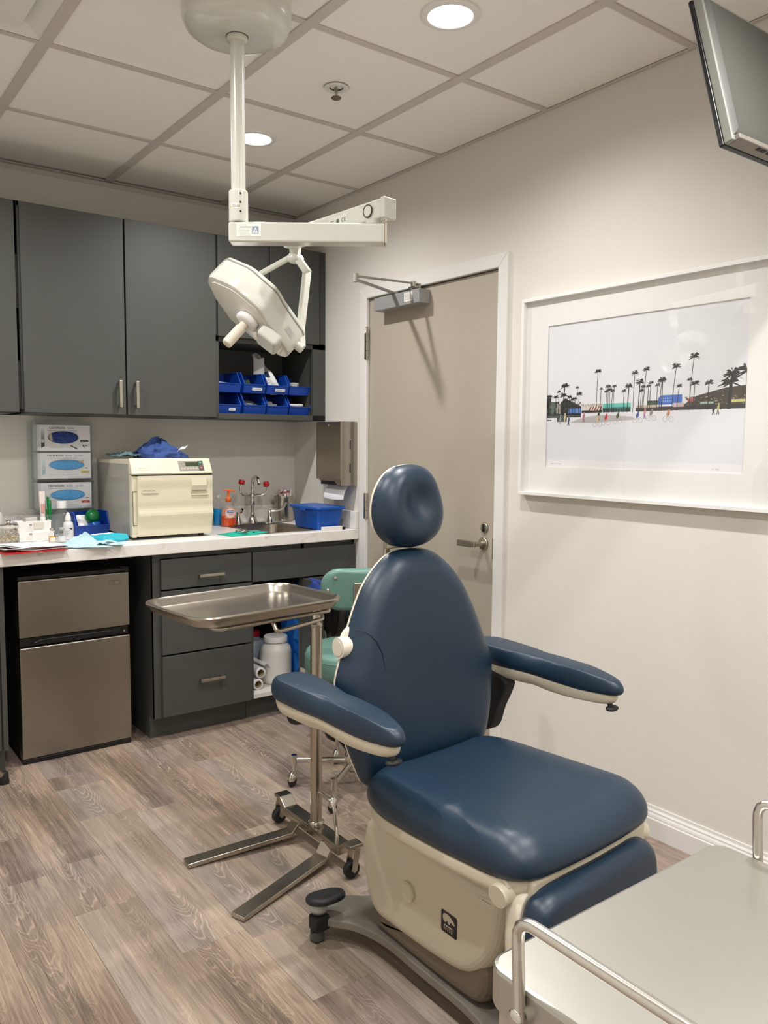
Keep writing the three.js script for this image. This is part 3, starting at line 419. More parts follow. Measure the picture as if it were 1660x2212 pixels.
// ---------------------------------------------------------------- stool
{ const t = thing('stool', 'mint green vinyl stool with small backrest on a chrome caster base', 'stool', [-.588, 0, 1.462]);
  const ringS = (r, y) => Array.from({ length: 48 }, (_, i) => [r * Math.cos(i * Math.PI / 24), y, -r * Math.sin(i * Math.PI / 24)]);
  part('seat', lathe([[0, .445], [.17, .445], [.185, .453], [.192, .47], [.192, .515], [.188, .531], [.176, .543], [.14, .549], [.06, .549], [0, .546]], 56), M.mint, t);
  part('seat_seam', new THREE.TorusGeometry(.1905, .002, 6, 60).rotateX(Math.PI / 2).translate(0, .518, 0), M.mint, t);
  part('column', [cyl(.022, .022, .26, 0, .31, 0), cyl(.03, .03, .14, 0, .17, 0), cyl(.05, .09, .02, 0, .435, 0)], M.chrome, t);
  part('hub', lathe([[0, .06], [.035, .06], [.042, .075], [.042, .12], [.034, .135], [0, .135]], 30), M.chrome, t);
  for (let k = 0; k < 5; k++) { const a = (-143 + 72 * k) * Math.PI / 180, c = Math.cos(a), s = Math.sin(a); const e = [.235 * c, .098, -.235 * s];
    const l = part('leg', [rod([.03 * c, .098, -.03 * s], [.225 * c, .098, -.225 * s], .012, 14, .0095), rod([.235 * c, .075, -.235 * s], [.235 * c, .118, -.235 * s], .011)], M.chrome, t);
    const w = [.235 * c - .012, .024, -.235 * s + .008];
    part('caster', [T(lathe([[0, -.01], [.02, -.01], [.024, -.006], [.024, .006], [.02, .01], [0, .01]], 24).rotateX(Math.PI / 2).rotateY(.6), ...w)], M.rubber, l);
    part('caster_hood', [T(new THREE.SphereGeometry(.027, 20, 10, 0, Math.PI * 2, 0, Math.PI * .5).scale(1, 1, .62).rotateZ(.35).rotateY(.6), w[0] + .002, w[1] + .008, w[2]), rod([e[0], .05, e[2]], [e[0], .078, e[2]], .007)], M.chrome, l); }
  // backrest: curved pad across the near side, its riveted rear facing the viewer
  const B = new THREE.Matrix4().makeRotationY(-.42).setPosition(-.045, .017, .145);
  const out = rrect(.34, .15, .065, 8).map(p => [p[0], p[1]]);
  const pd = pad({ out, top: .02, bot: .022, roll: .022, rollB: .022, crown: .004, n: 80, map: (a, b, h) => [a, .775 + b, h - .9 * a * a] });
  const bk = part('backrest', pd.applyMatrix4(B), M.mint, t);
  for (const [a, b] of [[-.148, .0], [-.122, .045], [.122, .045], [.148, .0], [.0, .05]]) part('rivet', T(new THREE.SphereGeometry(.0065, 12, 8), a, .775 + b, .0225 - .9 * a * a).applyMatrix4(B), M.chrome, bk);
  const br = part('bracket', [rbox(.075, .075, .006, .003, -.02, .765, .025), rbox(.035, .35, .006, .002, -.005, .625, .032), beam([-.005, .455, .034], [-.005, .438, -.12], .035, .006)].map(g => g.applyMatrix4(B)), M.steelSoft, t);
  part('screw', T(new THREE.SphereGeometry(.006, 12, 8), -.028, .767, .029).applyMatrix4(B), M.chrome, br);
}
{ const t = thing('trash_can', 'round stainless waste bin with a shiny black liner folded over its rim', 'bin', [-.285, 0, 1.01]);
  part('body', lathe([[0, .012], [.124, .012], [.127, .016], [.13, .49], [.126, .49], [.123, .03], [0, .03]], 48), M.steel, t);
  part('foot_ring', lathe([[0, .001], [.124, .001], [.129, .006], [.129, .016], [.122, .018], [0, .018]], 40), M.black, t);
  const g = lathe([[.118, .42], [.121, .56], [.127, .598], [.134, .602], [.139, .59], [.139, .5], [.135, .475], [.132, .49]], 72), p = g.attributes.position;
  for (let i = 0; i < p.count; i++) { const x = p.getX(i), z = p.getZ(i), y = p.getY(i), a = Math.atan2(z, x), k = 1 + .035 * noise(a * 6, y * 9, 3) + .02 * noise(a * 15, y * 25, 8); if (y > .47) p.setXYZ(i, x * k, y + .006 * noise(a * 4, 1, 5), z * k); } g.computeVertexNormals();
  part('bin_liner', g, phys(0x060607, .18), t); }
// ---------------------------------------------------------------- surgical light
{ const t = thing('surgical_light', 'off-white ceiling mounted examination lamp with jointed arms and a hanging handle', 'surgical lamp', [-1.285, 0, 1.9]);
  const O = V(-1.285, 0, 1.9), L = p => [p[0] - O.x, p[1], p[2] - O.z];
  part('canopy', lathe([[.03, 2.398], [.09, 2.397], [.118, 2.403], [.136, 2.416], [.1445, 2.437], [.146, 2.46], [.147, H], [.14, H]], 72), M.lampWhite, t);
  part('pole', [cyl(.0195, .0195, .49, 0, 2.16, 0, 36)], M.lampWhite, t);
  part('pole_collar', lathe([[.0195, 2.385], [.028, 2.386], [.029, 2.397], [.02, 2.4]], 32), M.lampWhite, t);
  const slv = part('sleeve', lathe([[0, 1.912], [.024, 1.912], [.0262, 1.916], [.0262, 1.993], [.0245, 1.997], [0, 1.998]], 36), M.lampWhite, t);
  for (const y of [1.985, 1.962, 1.938]) part('set_screw', T(new THREE.CylinderGeometry(.0025, .0025, .002, 10).rotateX(Math.PI / 2).rotateY(-.28), -.0068, y, .0255), M.black, slv);
  part('warning_label', new THREE.CylinderGeometry(.0265, .0265, .014, 24, 1, true, 4.75, 1.35).translate(0, 1.952, 0), printMat(canvasTex(128, 40, (x, w, h) => { x.fillStyle = '#dcdccf'; x.fillRect(0, 0, w, h); x.fillStyle = '#c9a92a'; x.beginPath(); x.moveTo(16, 6); x.lineTo(28, 32); x.lineTo(4, 32); x.fill(); x.fillStyle = '#8b8a80'; for (let i = 0; i < 3; i++) { x.fillRect(40, 8 + i * 9, 34, 4); x.fillRect(82, 8 + i * 9, 38, 4); } }), .5), slv);
  const dir = V(.333, 0, .245).normalize();     // first arm
  const A1 = [0, 1.884, 0], B1 = [dir.x * .40, 1.884, dir.z * .40];
  const arm1 = part('arm', beam([-dir.x * .024, 1.884, -dir.z * .024], B1, .05, .053, V(0, 1, 0), .006), M.lampWhite, t);
  part('arm_end_cap', beam([dir.x * .4, 1.884, dir.z * .4], [dir.x * .405, 1.884, dir.z * .405], .052, .055, V(0, 1, 0), .002), M.beigePale, arm1);
  const n1 = V(-dir.z, 0, dir.x); const mid = dir.clone().multiplyScalar(.032).addScaledVector(n1, .0256);
  const lab = new THREE.PlaneGeometry(.066, .034); lab.applyMatrix4(new THREE.Matrix4().makeBasis(dir.clone(), V(0, 1, 0), n1.clone())); lab.translate(mid.x + .0001, 1.888, mid.z);
  part('data_label', lab, printMat(canvasTex(256, 132, (x, w, h) => { x.fillStyle = '#e3e2da'; x.fillRect(0, 0, w, h); x.fillStyle = '#b3b3ae'; for (let i = 0; i < 9; i++) x.fillRect(14 + (i * 17) % 20, 12 + i * 13, 90 + (i * 29) % 30, 5); x.fillStyle = '#8a97a6'; x.fillRect(160, 26, 70, 76); x.fillStyle = '#f2f2ee'; x.beginPath(); x.moveTo(195, 38); x.lineTo(224, 94); x.lineTo(166, 94); x.fill(); x.fillStyle = '#55606c'; x.fillRect(192, 56, 6, 22); x.fillRect(192, 82, 6, 6); }), .5), arm1);
  part('elbow', [cyl(.022, .022, .012, dir.x * .368, 1.9165, dir.z * .368)], M.lampWhite, t);
  // second arm above, going back from the elbow
  const P2 = [dir.x * .375 + .012, 1.948, dir.z * .375 + .035], Q2 = L([-1.035, 1.935, 1.735]);
  const d2 = V(Q2[0] - P2[0], Q2[1] - P2[1], Q2[2] - P2[2]).normalize();
  const arm2 = part('spring_arm', beam(P2, Q2, .044, .052, V(0, 1, 0), .006), M.lampWhite, t);
  part('spring_arm_cap', beam([P2[0] - d2.x * .012, P2[1], P2[2] - d2.z * .012], [P2[0] + d2.x * .004, P2[1], P2[2] + d2.z * .004], .048, .056, V(0, 1, 0), .004), M.lampWhite, arm2);
  const n2 = V(d2.z, 0, -d2.x).normalize(); if (n2.x > 0) n2.negate();
  const bt = V(P2[0], P2[1], P2[2]).addScaledVector(d2, .05).addScaledVector(n2, .022);
  part('tension_knob', [rod(bt.toArray(), bt.clone().addScaledVector(n2, .004).toArray(), .0165, 28), ], M.lampWhite, arm2);
  part('knob_ring', (() => { const g = new THREE.TorusGeometry(.016, .0018, 8, 36); g.lookAt(n2); return T(g, ...bt.clone().addScaledVector(n2, .0035).toArray()); })(), M.black, arm2);
  { const c = V(P2[0], P2[1], P2[2]).addScaledVector(d2, .175).addScaledVector(n2, .0226), g = new THREE.PlaneGeometry(.08, .03); g.applyMatrix4(new THREE.Matrix4().makeBasis(d2.clone().negate(), V(0, 1, 0), n2.clone())); g.translate(c.x, c.y, c.z);
    part('mark_label', g, printMat(canvasTex(192, 72, (x, w, h) => { x.fillStyle = '#d3d3c9'; x.fillRect(0, 0, w, h); x.fillStyle = '#5b5b57'; x.font = 'bold 40px sans-serif'; x.fillText('CE', 132, 50); x.beginPath(); x.arc(96, 36, 16, 0, 7); x.fill(); x.fillRect(20, 24, 40, 5); x.fillRect(20, 36, 34, 5); x.fillRect(20, 48, 38, 5); }), .5), arm2); }
  // yoke
  const J = L([-1.014, 1.895, 1.741]);
  part('yoke_joint', [cyl(.016, .02, .05, J[0], J[1] + .01, J[2]), T(new THREE.SphereGeometry(.024, 20, 14).scale(1.2, .7, 1), J[0], J[1] - .012, J[2])], M.lampWhite, t);
  // head
  const r = V(.80276, .00747, .59626), u = V(.0451, .9963, -.0732), c = V(-.5946, .0857, .7994);
  const mix = (a, b, d) => V(0, 0, 0).addScaledVector(r, a).addScaledVector(u, b).addScaledVector(c, d).normalize();
  const ex = mix(.79, -.61, 0), ey = mix(.5819, .7536, -.3), ez = ex.clone().cross(ey).normalize();
  const hc = V(-2.316, 1.32, 3.9612).addScaledVector(c, -2.45).addScaledVector(r, (570 - 830) / 1750 * 2.45).addScaledVector(u, (1106 - 646) / 1750 * 2.45).addScaledVector(ey, -.03).sub(O);
  const Bm = new THREE.Matrix4().makeBasis(ex, ey, ez).setPosition(hc);
  const W = (x, y, zz) => V(x, y, zz).applyMatrix4(Bm).toArray();
  const plan = [[-.152, .046], [-.14, .064], [-.07, .1], [-.05, .104], [.028, .095], [.048, .083], [.07, .052], [.148, -.018], [.157, -.036], [.15, -.085], [.13, -.105], [.04, -.125], [-.07, -.115], [-.13, -.05], [-.155, .01]].reverse();
  const sc = k => plan.map(p => [-.01 + (p[0] + .01) * k, p[1] * k]);
  const rg = (k, y) => ringXZ(sc(k), y);
  const head = part('lamp_head', loft([rg(.93, -.046), rg(.98, -.043), rg(1, -.034), rg(1, .026), rg(.995, .03)], true, true, .5).applyMatrix4(Bm), M.lampWhite, t);
  part('trim_strip', loft([rg(.998, .0295), rg(1.004, .031), rg(1.004, .0335), rg(.998, .035)], false, false, .3).applyMatrix4(Bm), M.grey, head);
  part('top_cover', loft([rg(.998, .0335), rg(.985, .041), rg(.93, .046), rg(.6, .052), rg(.2, .055)], true, true, .5).applyMatrix4(Bm), M.lampWhite, head);
  part('light_window', loft([rg(.88, -.0455), rg(.86, -.049), rg(.5, -.054), rg(.2, -.056)], false, true, .5).applyMatrix4(Bm), phys(0xdedcd0, .2, { clearcoat: .6 }), head);
  part('underside_housing', [T(rbox(.07, .04, .08, .011), .095, -.064, .0).applyMatrix4(Bm)], M.lampWhite, head);
  part('vent_slot', [T(rbox(.004, .02, .036, .002), .0595, -.066, .005).applyMatrix4(Bm)], M.black, head);
  const hx = .012, hz = .008;
  const hub = part('handle_collar', T(lathe([[0, 0], [.034, 0], [.036, -.01], [.036, -.02], [.028, -.024], [.02, -.026], [0, -.026]].reverse(), 40), hx, -.05, hz).applyMatrix4(Bm), M.white, head);
  part('handle', T(lathe([[0, 0], [.0125, 0], [.0135, -.008], [.0125, -.014], [.016, -.02], [.016, -.082], [.0135, -.088], [0, -.089]].reverse(), 30), hx, -.074, hz).applyMatrix4(Bm), M.beigePale, hub);
  part('rating_label', (() => { const a = V(.07, 0, .052), b = V(.148, 0, -.018), d = b.clone().sub(a).normalize(), n = d.clone().cross(V(0, 1, 0)), m = a.clone().lerp(b, .72), g = new THREE.PlaneGeometry(.04, .018); if (n.x < 0) n.negate(); g.applyMatrix4(new THREE.Matrix4().makeBasis(V(0, 1, 0).cross(n), V(0, 1, 0), n)); g.translate(m.x + n.x * .0008, -.004, m.z + n.z * .0008); return g.applyMatrix4(Bm); })(), printMat(canvasTex(96, 52, (x, w, h) => { x.fillStyle = '#b9b8b0'; x.fillRect(0, 0, w, h); x.fillStyle = '#8d8c86'; for (let i = 0; i < 5; i++) x.fillRect(8, 6 + i * 9, 60 + i * 4, 4); })), head);
  const E1 = W(.172, .0, -.05), E2 = W(-.1, .04, -.08);
  part('yoke', [beam(J, L([-.985, 1.838, 1.77]), .034, .024, V(0, 1, 0), .005), beam(L([-.988, 1.842, 1.768]), [E1[0] + .004, E1[1] + .06, E1[2] - .01], .024, .022, V(1, 0, 0), .005), beam([E1[0] + .004, E1[1] + .068, E1[2] - .01], E1, .024, .022, V(1, 0, 0), .005), rod(W(.14, 0, -.05), W(.178, 0, -.05), .016)], M.lampWhite, t);
  part('yoke_rod', [rod(J, [E2[0] + .004, E2[1] + .012, E2[2] - .03], .009), rod([E2[0] + .004, E2[1] + .012, E2[2] - .03], E2, .009)], M.lampWhite, t);
}
// ---------------------------------------------------------------- framed print
{ const t = thing('framed_print', 'large white framed beach print with palm silhouettes on the right wall', 'picture', [0, 1.4925, 2.268]);
  const w = 1.02, h = .738, f = .013;
  part('frame', [bb(-.034, -.001, h / 2 - f, h / 2, -w / 2, w / 2, .0015), bb(-.034, -.001, -h / 2, -h / 2 + f, -w / 2, w / 2, .0015), bb(-.0338, -.001, -h / 2 + f - .0005, h / 2 - f + .0005, -w / 2, -w / 2 + f, .001), bb(-.0338, -.001, -h / 2 + f - .0005, h / 2 - f + .0005, w / 2 - f, w / 2, .001), bb(-.008, -.001, -h / 2 + .005, h / 2 - .005, -w / 2 + .005, w / 2 - .005)], M.white, t);
  const pw = .78, ph = .52, py = 0;
  const ring = (a, b) => [[-a / 2, -b / 2], [a / 2, -b / 2], [a / 2, b / 2], [-a / 2, b / 2]];
  { const g = extrude(ring(w - 2 * f, h - 2 * f), .003, 0, [ring(pw, ph).map(p => [p[0], p[1] + py])]); g.rotateY(-Math.PI / 2); part('mat_board', T(g, -.011, 0, 0), std(0xe9e8e4, .9), t); }
  const tex = canvasTex(1480, 988, (x, W, Hh) => {
    x.fillStyle = '#ebeaea'; x.fillRect(0, 0, W, Hh);
    const X0 = 16, Y0 = 24, PW = W - 32, PH = Hh - 96; const gr = x.createLinearGradient(0, Y0, 0, Y0 + PH); gr.addColorStop(0, '#e2e2e4'); gr.addColorStop(1, '#e3e4e8'); x.fillStyle = gr; x.fillRect(X0, Y0, PW, PH);
    x.fillStyle = '#9a9a9c'; x.fillRect(60, Hh - 42, 90, 3); x.font = 'italic 16px serif'; x.fillText('A. Sea', W - 210, Hh - 34);
    // photo crop coordinates (source image pixels along the print's skyline) -> canvas
    const ux = u => X0 + (u - 270) / (1487 - 270) * PW, base = Y0 + PH * .655, S = PW / 1217; const R = rng(5);
    const hz = y => base + (y - 1065) * S;      // y in the enlarged crop, horizon 1065
    const slope = u => (u - 270) * -.012;
    const rect = (u0, u1, y0, y1, c) => { x.fillStyle = c; x.fillRect(ux(u0), hz(y0), (u1 - u0) * S, (y1 - y0) * S); };
    const frond = (cx, cy, r, c, n = 13) => { x.fillStyle = c; for (let i = 0; i < n; i++) { const a = -Math.PI / 2 + (i / (n - 1) - .5) * 3.9 + (R() - .5) * .3, l = r * (.75 + .5 * R()), ex = cx + Math.cos(a) * l, ey = cy + Math.sin(a) * l * .72 + l * .24; x.beginPath(); x.moveTo(cx - 2, cy); x.quadraticCurveTo(cx + Math.cos(a) * l * .5, cy + Math.sin(a) * l * .7 - r * .1, ex, ey); x.quadraticCurveTo(cx + Math.cos(a) * l * .5 + r * .12, cy + Math.sin(a) * l * .5 + r * .16, cx + 2, cy + 3); x.fill(); } x.beginPath(); x.arc(cx, cy, r * .22, 0, 7); x.fill(); };
    const palm = (u, top, r, lean = 0, c = '#1c1a1a', wd = 3.2) => { const bx = ux(u), ty = hz(top), tx = ux(u + lean); x.strokeStyle = c; x.lineWidth = wd * S * 1.05; x.beginPath(); x.moveTo(bx, hz(1068)); x.quadraticCurveTo(bx + (tx - bx) * .3, (ty + hz(1068)) / 2, tx, ty); x.stroke(); frond(tx, ty, r * S, c); };
    // buildings and trees
    x.fillStyle = '#2a2a28'; rect(270, 300, 975, 1085, '#1e211e'); rect(285, 360, 1000, 1065, '#3c4a40'); rect(300, 345, 1005, 1060, '#596b5c'); rect(340, 375, 1010, 1062, '#a69c90'); x.fillStyle = '#2b2a2a'; x.beginPath(); x.moveTo(ux(370), hz(1066)); x.lineTo(ux(370), hz(1005)); x.lineTo(ux(405), hz(980)); x.lineTo(ux(450), hz(1000)); x.lineTo(ux(520), hz(1030)); x.lineTo(ux(520), hz(1068)); x.fill();
    for (let i = 0; i < 60; i++) { x.fillStyle = ['#3d4038', '#141414', '#6c665c', '#30343a'][i % 4]; x.fillRect(ux(272 + R() * 240), hz(1000 + R() * 60), (3 + R() * 7) * S, (3 + R() * 16) * S); }
    rect(430, 520, 1037, 1068, '#3f67ae'); for (let i = 0; i < 8; i++) rect(436 + i * 10, 440 + i * 10, 1042, 1066, '#7fa2d6');
    rect(270, 520, 1066, 1088, '#23211f'); rect(272, 520, 1076, 1082, '#5a5854');
    rect(520, 665, 1018, 1050, '#d6cfc8'); for (let i = 0; i < 22; i++) rect(522 + i * 6.5, 525 + i * 6.5, 1016 + (i * 7) % 12, 1022 + (i * 5) % 14, '#6a5f57'); rect(525, 665, 1052, 1066, '#2e2825');
    for (let i = 0; i < 9; i++) { x.fillStyle = i % 2 ? '#e7dfd8' : '#8c4434'; x.beginPath(); x.moveTo(ux(585 + i * 9), hz(1032)); x.lineTo(ux(594 + i * 9), hz(1032)); x.lineTo(ux(582 + i * 9), hz(1054)); x.lineTo(ux(573 + i * 9), hz(1054)); x.fill(); }
    rect(668, 850, 1020, 1045, '#69c3b4'); rect(668, 850, 1040, 1066, '#3e7c74'); for (let i = 0; i < 11; i++) { x.fillStyle = '#1d2422'; x.beginPath(); x.arc(ux(678 + i * 16), hz(1052), 6.2 * S, 0, 7); x.fill(); rect(672 + i * 16, 684 + i * 16, 1052, 1066, '#1d2422'); }
    rect(880, 1160, 1046, 1066, '#3a3330'); rect(885, 1010, 1036, 1048, '#c8b8a6'); rect(950, 1012, 1014, 1036, '#3d5040'); x.fillStyle = '#3f6bc0'; x.beginPath(); x.roundRect(ux(1012), hz(990), 138 * S, 46 * S, [26 * S, 2, 2, 2]); x.fill(); for (let i = 0; i < 6; i++) for (let k = 0; k < 2; k++) rect(1030 + i * 11, 1037 + i * 11, 1002 + k * 14, 1009 + k * 14, '#8fb0e4'); rect(1150, 1160, 988, 1040, '#e8e4e0'); rect(1100, 1160, 1030, 1050, '#c9b0b4');
    x.fillStyle = '#40382f'; x.beginPath(); x.moveTo(ux(1160), hz(1066)); x.lineTo(ux(1160), hz(1040)); x.lineTo(ux(1230), hz(1000)); x.lineTo(ux(1380), hz(968)); x.lineTo(ux(1487), hz(960)); x.lineTo(ux(1487), hz(1066)); x.fill();
    for (let i = 0; i < 150; i++) { x.fillStyle = ['#2a2520', '#6a5a48', '#8b7a66', '#1c1a19', '#574a3c', '#8c9a8a'][i % 6]; x.fillRect(ux(1165 + R() * 318), hz(1000 + R() * 62), (3 + R() * 12) * S, (2 + R() * 6) * S); }
    rect(1180, 1215, 1012, 1026, '#b64a48'); rect(1250, 1320, 1030, 1040, '#9fb8a8'); rect(1410, 1487, 1024, 1036, '#c8c77a'); rect(1160, 1487, 1045, 1066, '#2a2826');
    // palms: [u, top, crown radius, lean]
    for (const p of [[282, 968, 26, 4], [330, 972, 22, 6], [355, 942, 16, 3], [388, 912, 34, 12, , 6], [392, 965, 30, 0], [436, 975, 20], [458, 990, 20], [476, 985, 18], [492, 925, 13, -3], [503, 962, 24, 0], [624, 846, 24, 6], [652, 940, 14, 2], [690, 955, 16], [702, 930, 22, 0], [712, 948, 20], [726, 955, 16, 4], [735, 930, 16, 6], [802, 958, 18, 2], [828, 935, 28, 6, , 5], [862, 868, 24, 6], [896, 918, 30, 6, , 5], [908, 962, 18, 4], [918, 942, 18, 6], [924, 856, 26, 14], [950, 940, 16, 4], [962, 925, 18, 6], [1004, 938, 18, 3], [1020, 918, 24, 12], [1034, 912, 26, 2, , 5], [1092, 852, 30, 20], [1122, 948, 18, 10], [1188, 812, 32, 20], [1194, 920, 18, -4], [1212, 940, 26, 6], [1290, 942, 28, 2, , 5], [1400, 905, 52, 12, '#1b1916', 12], [1395, 945, 56, 8, '#1b1916', 10], [1484, 895, 56, 0, '#1b1916', 9]]) palm(p[0], p[1], p[2], p[3] || 0, p[4] || '#211e1d', p[5] || 3);
    x.fillStyle = '#e7e7e8'; x.fillRect(0, 0, X0, Hh); x.fillRect(W - X0, 0, X0, Hh);
    // plaza, walkers and cyclists
    x.fillStyle = '#b9b5b3'; x.beginPath(); x.moveTo(ux(440), hz(1120)); x.quadraticCurveTo(ux(540), hz(1078), ux(700), hz(1080)); x.lineTo(ux(860), hz(1092)); x.lineTo(ux(880), hz(1108)); x.lineTo(ux(600), hz(1120)); x.fill();
    x.fillStyle = '#e3e3e5'; x.fillRect(ux(270), hz(1067), 0, 0);
    rect(270, 305, 1100, 1105, '#1d1c1c'); rect(345, 420, 1085, 1112, '#4a5252');
    const man = (u, y, c1, c2) => { x.fillStyle = c1; x.beginPath(); x.ellipse(ux(u), hz(y - 22), 7 * S, 16 * S, .2, 0, 7); x.fill(); x.beginPath(); x.arc(ux(u + 2), hz(y - 42), 5 * S, 0, 7); x.fill(); x.strokeStyle = c2; x.lineWidth = 4 * S; x.beginPath(); x.moveTo(ux(u), hz(y - 12)); x.lineTo(ux(u - 7), hz(y + 8)); x.moveTo(ux(u), hz(y - 12)); x.lineTo(ux(u + 5), hz(y + 8)); x.stroke(); };
    const bike = (u, y, c1) => { x.strokeStyle = '#a9a6a4'; x.lineWidth = 2.2 * S; for (const k of [-17, 17]) { x.beginPath(); x.arc(ux(u + k), hz(y), 13 * S, 0, 7); x.stroke(); } x.beginPath(); x.moveTo(ux(u - 17), hz(y)); x.lineTo(ux(u), hz(y - 14)); x.lineTo(ux(u + 17), hz(y)); x.stroke(); x.fillStyle = c1; x.beginPath(); x.ellipse(ux(u), hz(y - 26), 9 * S, 14 * S, .4, 0, 7); x.fill(); x.beginPath(); x.arc(ux(u + 5), hz(y - 42), 5 * S, 0, 7); x.fill(); };
    man(372, 1118, '#8da3a6', '#b08a74'); man(405, 1110, '#cbb98e', '#cbb98e'); man(433, 1126, '#3b4a62', '#1e222b'); man(540, 1108, '#c07080', '#8d4d5c'); man(642, 1100, '#2d4030', '#1f1f1f'); bike(635, 1128, '#cdbb92'); bike(692, 1120, '#c2303c'); bike(768, 1112, '#4a4d34'); bike(893, 1112, '#4656a0'); man(936, 1096, '#c88a94', '#7a4a8a'); bike(975, 1102, '#8b8380'); bike(1075, 1108, '#c58a6a'); man(1322, 1086, '#232323', '#2b3b2b'); man(1345, 1084, '#b9b46a', '#3a3a3a');
  });
  part('print', facingLeft(pw + .02, ph + .02, -.0095, py, 0), printMat(tex, .8), t);
  part('glazing', bb(-.0285, -.0265, -h / 2 + f, h / 2 - f, -w / 2 + f, w / 2 - f), M.glass, t);
}
// ---------------------------------------------------------------- monitor, cart, stand at the left edge
{ const t = thing('monitor', 'grey backed flat monitor tilted down on an arm high on the right wall', 'monitor', [-.33, 2.165, 2.875]); t.rotation.x = .26 + 0;
  t.rotation.order = 'YXZ'; t.rotation.set(-.265, 0, 0);
  const w = .53, h = .36;
  part('front_bezel', bb(-w / 2 - .002, w / 2 + .002, -h / 2 - .002, h / 2, -.026, -.014, .004), M.black, t);
  part('screen', bb(-w / 2 + .016, w / 2 - .016, -h / 2 + .02, h / 2 - .016, -.027, -.0255), phys(0x08090a, .15), t);
  part('side_frame', bb(-w / 2, w / 2, -h / 2, h / 2, -.014, .008, .003), std(0x8f9189, .45), t);
  part('back_cover', loft([[-w / 2 + .006, w / 2 - .006, -h / 2 + .012, h / 2 - .006, .0075], [-w / 2 + .012, w / 2 - .012, -h / 2 + .018, h / 2 - .012, .012], [-w / 2 + .02, w / 2 - .02, -h / 2 + .03, h / 2 - .02, .0155], [-w / 2 + .05, w / 2 - .05, -h / 2 + .06, h / 2 - .05, .018]].map(([x0, x1, y0, y1, z]) => [[x0, y0, z], [x1, y0, z], [x1, y1, z], [x0, y1, z]]), true, true, .3), std(0x55554f, .6), t);
  part('port_panel', [bb(-w / 2 + .01, w / 2 - .01, -h / 2 - .002, -h / 2 + .012, -.012, .02, .003)], std(0x807a72, .55), t);
  for (const [x, d] of [[-.165, .006], [-.145, .009], [-.12, .007], [-.09, .01]]) part('port', bb(x - d, x + d, -h / 2 - .0028, -h / 2 - .0015, .006, .016), M.blackMatt, t);
  part('wall_arm', [rbox(.1, .1, .045, .004, .1, .02, .042), beam([.1, .02, .06], [.322, .06, .075], .04, .05, V(0, 1, 0), .006), rbox(.012, .2, .12, .003, .322, .06, .06)], M.blackMatt, t);
}
{ const t = thing('instrument_cart', 'stainless topped cart with side rails at the bottom right corner', 'cart', [-1.56, 0, 3.70]);
  const x0 = -.208, x1 = .212, z0 = -.30, z1 = .36;
  const top = upward(rrect(x1 - x0, z1 - z0, .022, 6).map(p => [p[0] + (x0 + x1) / 2, p[1] + (z0 + z1) / 2]), .755, .045, .005);
  part('top', uvMetres(top), M.cartSteel, t);
  part('cabinet', bb(x0 + .006, x1 - .006, .12, .756, z0 + .012, z1 - .01, .008), std(0xb5a79c, .5), t);
  for (const s of [x0, x1]) { const e = s < 0 ? s - .006 : s + .006; const rl = part('side_rail', [bent([[e, .775, z0 + .055], [e, .872, z0 + .05], [e, .872, z1 - .05], [e, .775, z1 - .055]], .0062, .022, 90, 14)], M.satin, t);
    for (const q of [z0 + .055, z1 - .055]) part('rail_screw', [T(lathe([[0, 0], [.009, 0], [.0085, .003], [.005, .0048], [0, .005]], 22).rotateZ(s < 0 ? Math.PI / 2 : -Math.PI / 2), e + (s < 0 ? -.004 : .004), .775, q), rod([e + (s < 0 ? .01 : -.01), .775, q], [e, .775, q], .011, 20)], M.chrome, rl); }
  for (const [x, q] of [[x0 + .05, z0 + .06], [x1 - .05, z0 + .06], [x0 + .05, z1 - .06], [x1 - .05, z1 - .06]]) part('caster', [T(lathe([[0, -.014], [.036, -.014], [.04, -.008], [.04, .008], [.036, .014], [0, .014]], 26).rotateZ(Math.PI / 2), x, .041, q), rbox(.04, .03, .05, .006, x, .094, q), cyl(.012, .012, .03, x, .108, q)], M.rubber, t);
}
{ const t = thing('tripod_stand', 'silver tripod stand leg with a black rubber foot at the left edge, by the fridge', 'stand', [-1.945, 0, .805]);
  for (const deg of [-27.5, 93, -146]) { const a = deg * Math.PI / 180, c = Math.cos(a), s = Math.sin(a); const l = part('leg', rod([.292 * c, .03, .292 * s], [.03 * c, .34, .03 * s], .0115, 20), M.nickel, t);
    part('rubber_foot', T(lathe([[0, 0], [.019, 0], [.02, .006], [.016, .042], [.0122, .046], [0, .046]], 24), .295 * c, .001, .295 * s), M.rubber, l); part('spreader', rod([.17 * c, .175, .17 * s], [.012 * c, .2, .012 * s], .005, 10), M.nickel, l); }
  part('hub', lathe([[0, .31], [.036, .31], [.04, .33], [.034, .36], [.016, .37], [0, .37]], 28), M.rubber, t);
  part('pole', cyl(.0115, .0115, 1.45, 0, .905, 0, 24), M.nickel, t);
  part('hook', bent([[-.1, 1.66, 0], [-.1, 1.62, 0], [0, 1.63, 0], [.1, 1.62, 0], [.1, 1.66, 0]], .004, .02, 60), M.nickel, t);
}
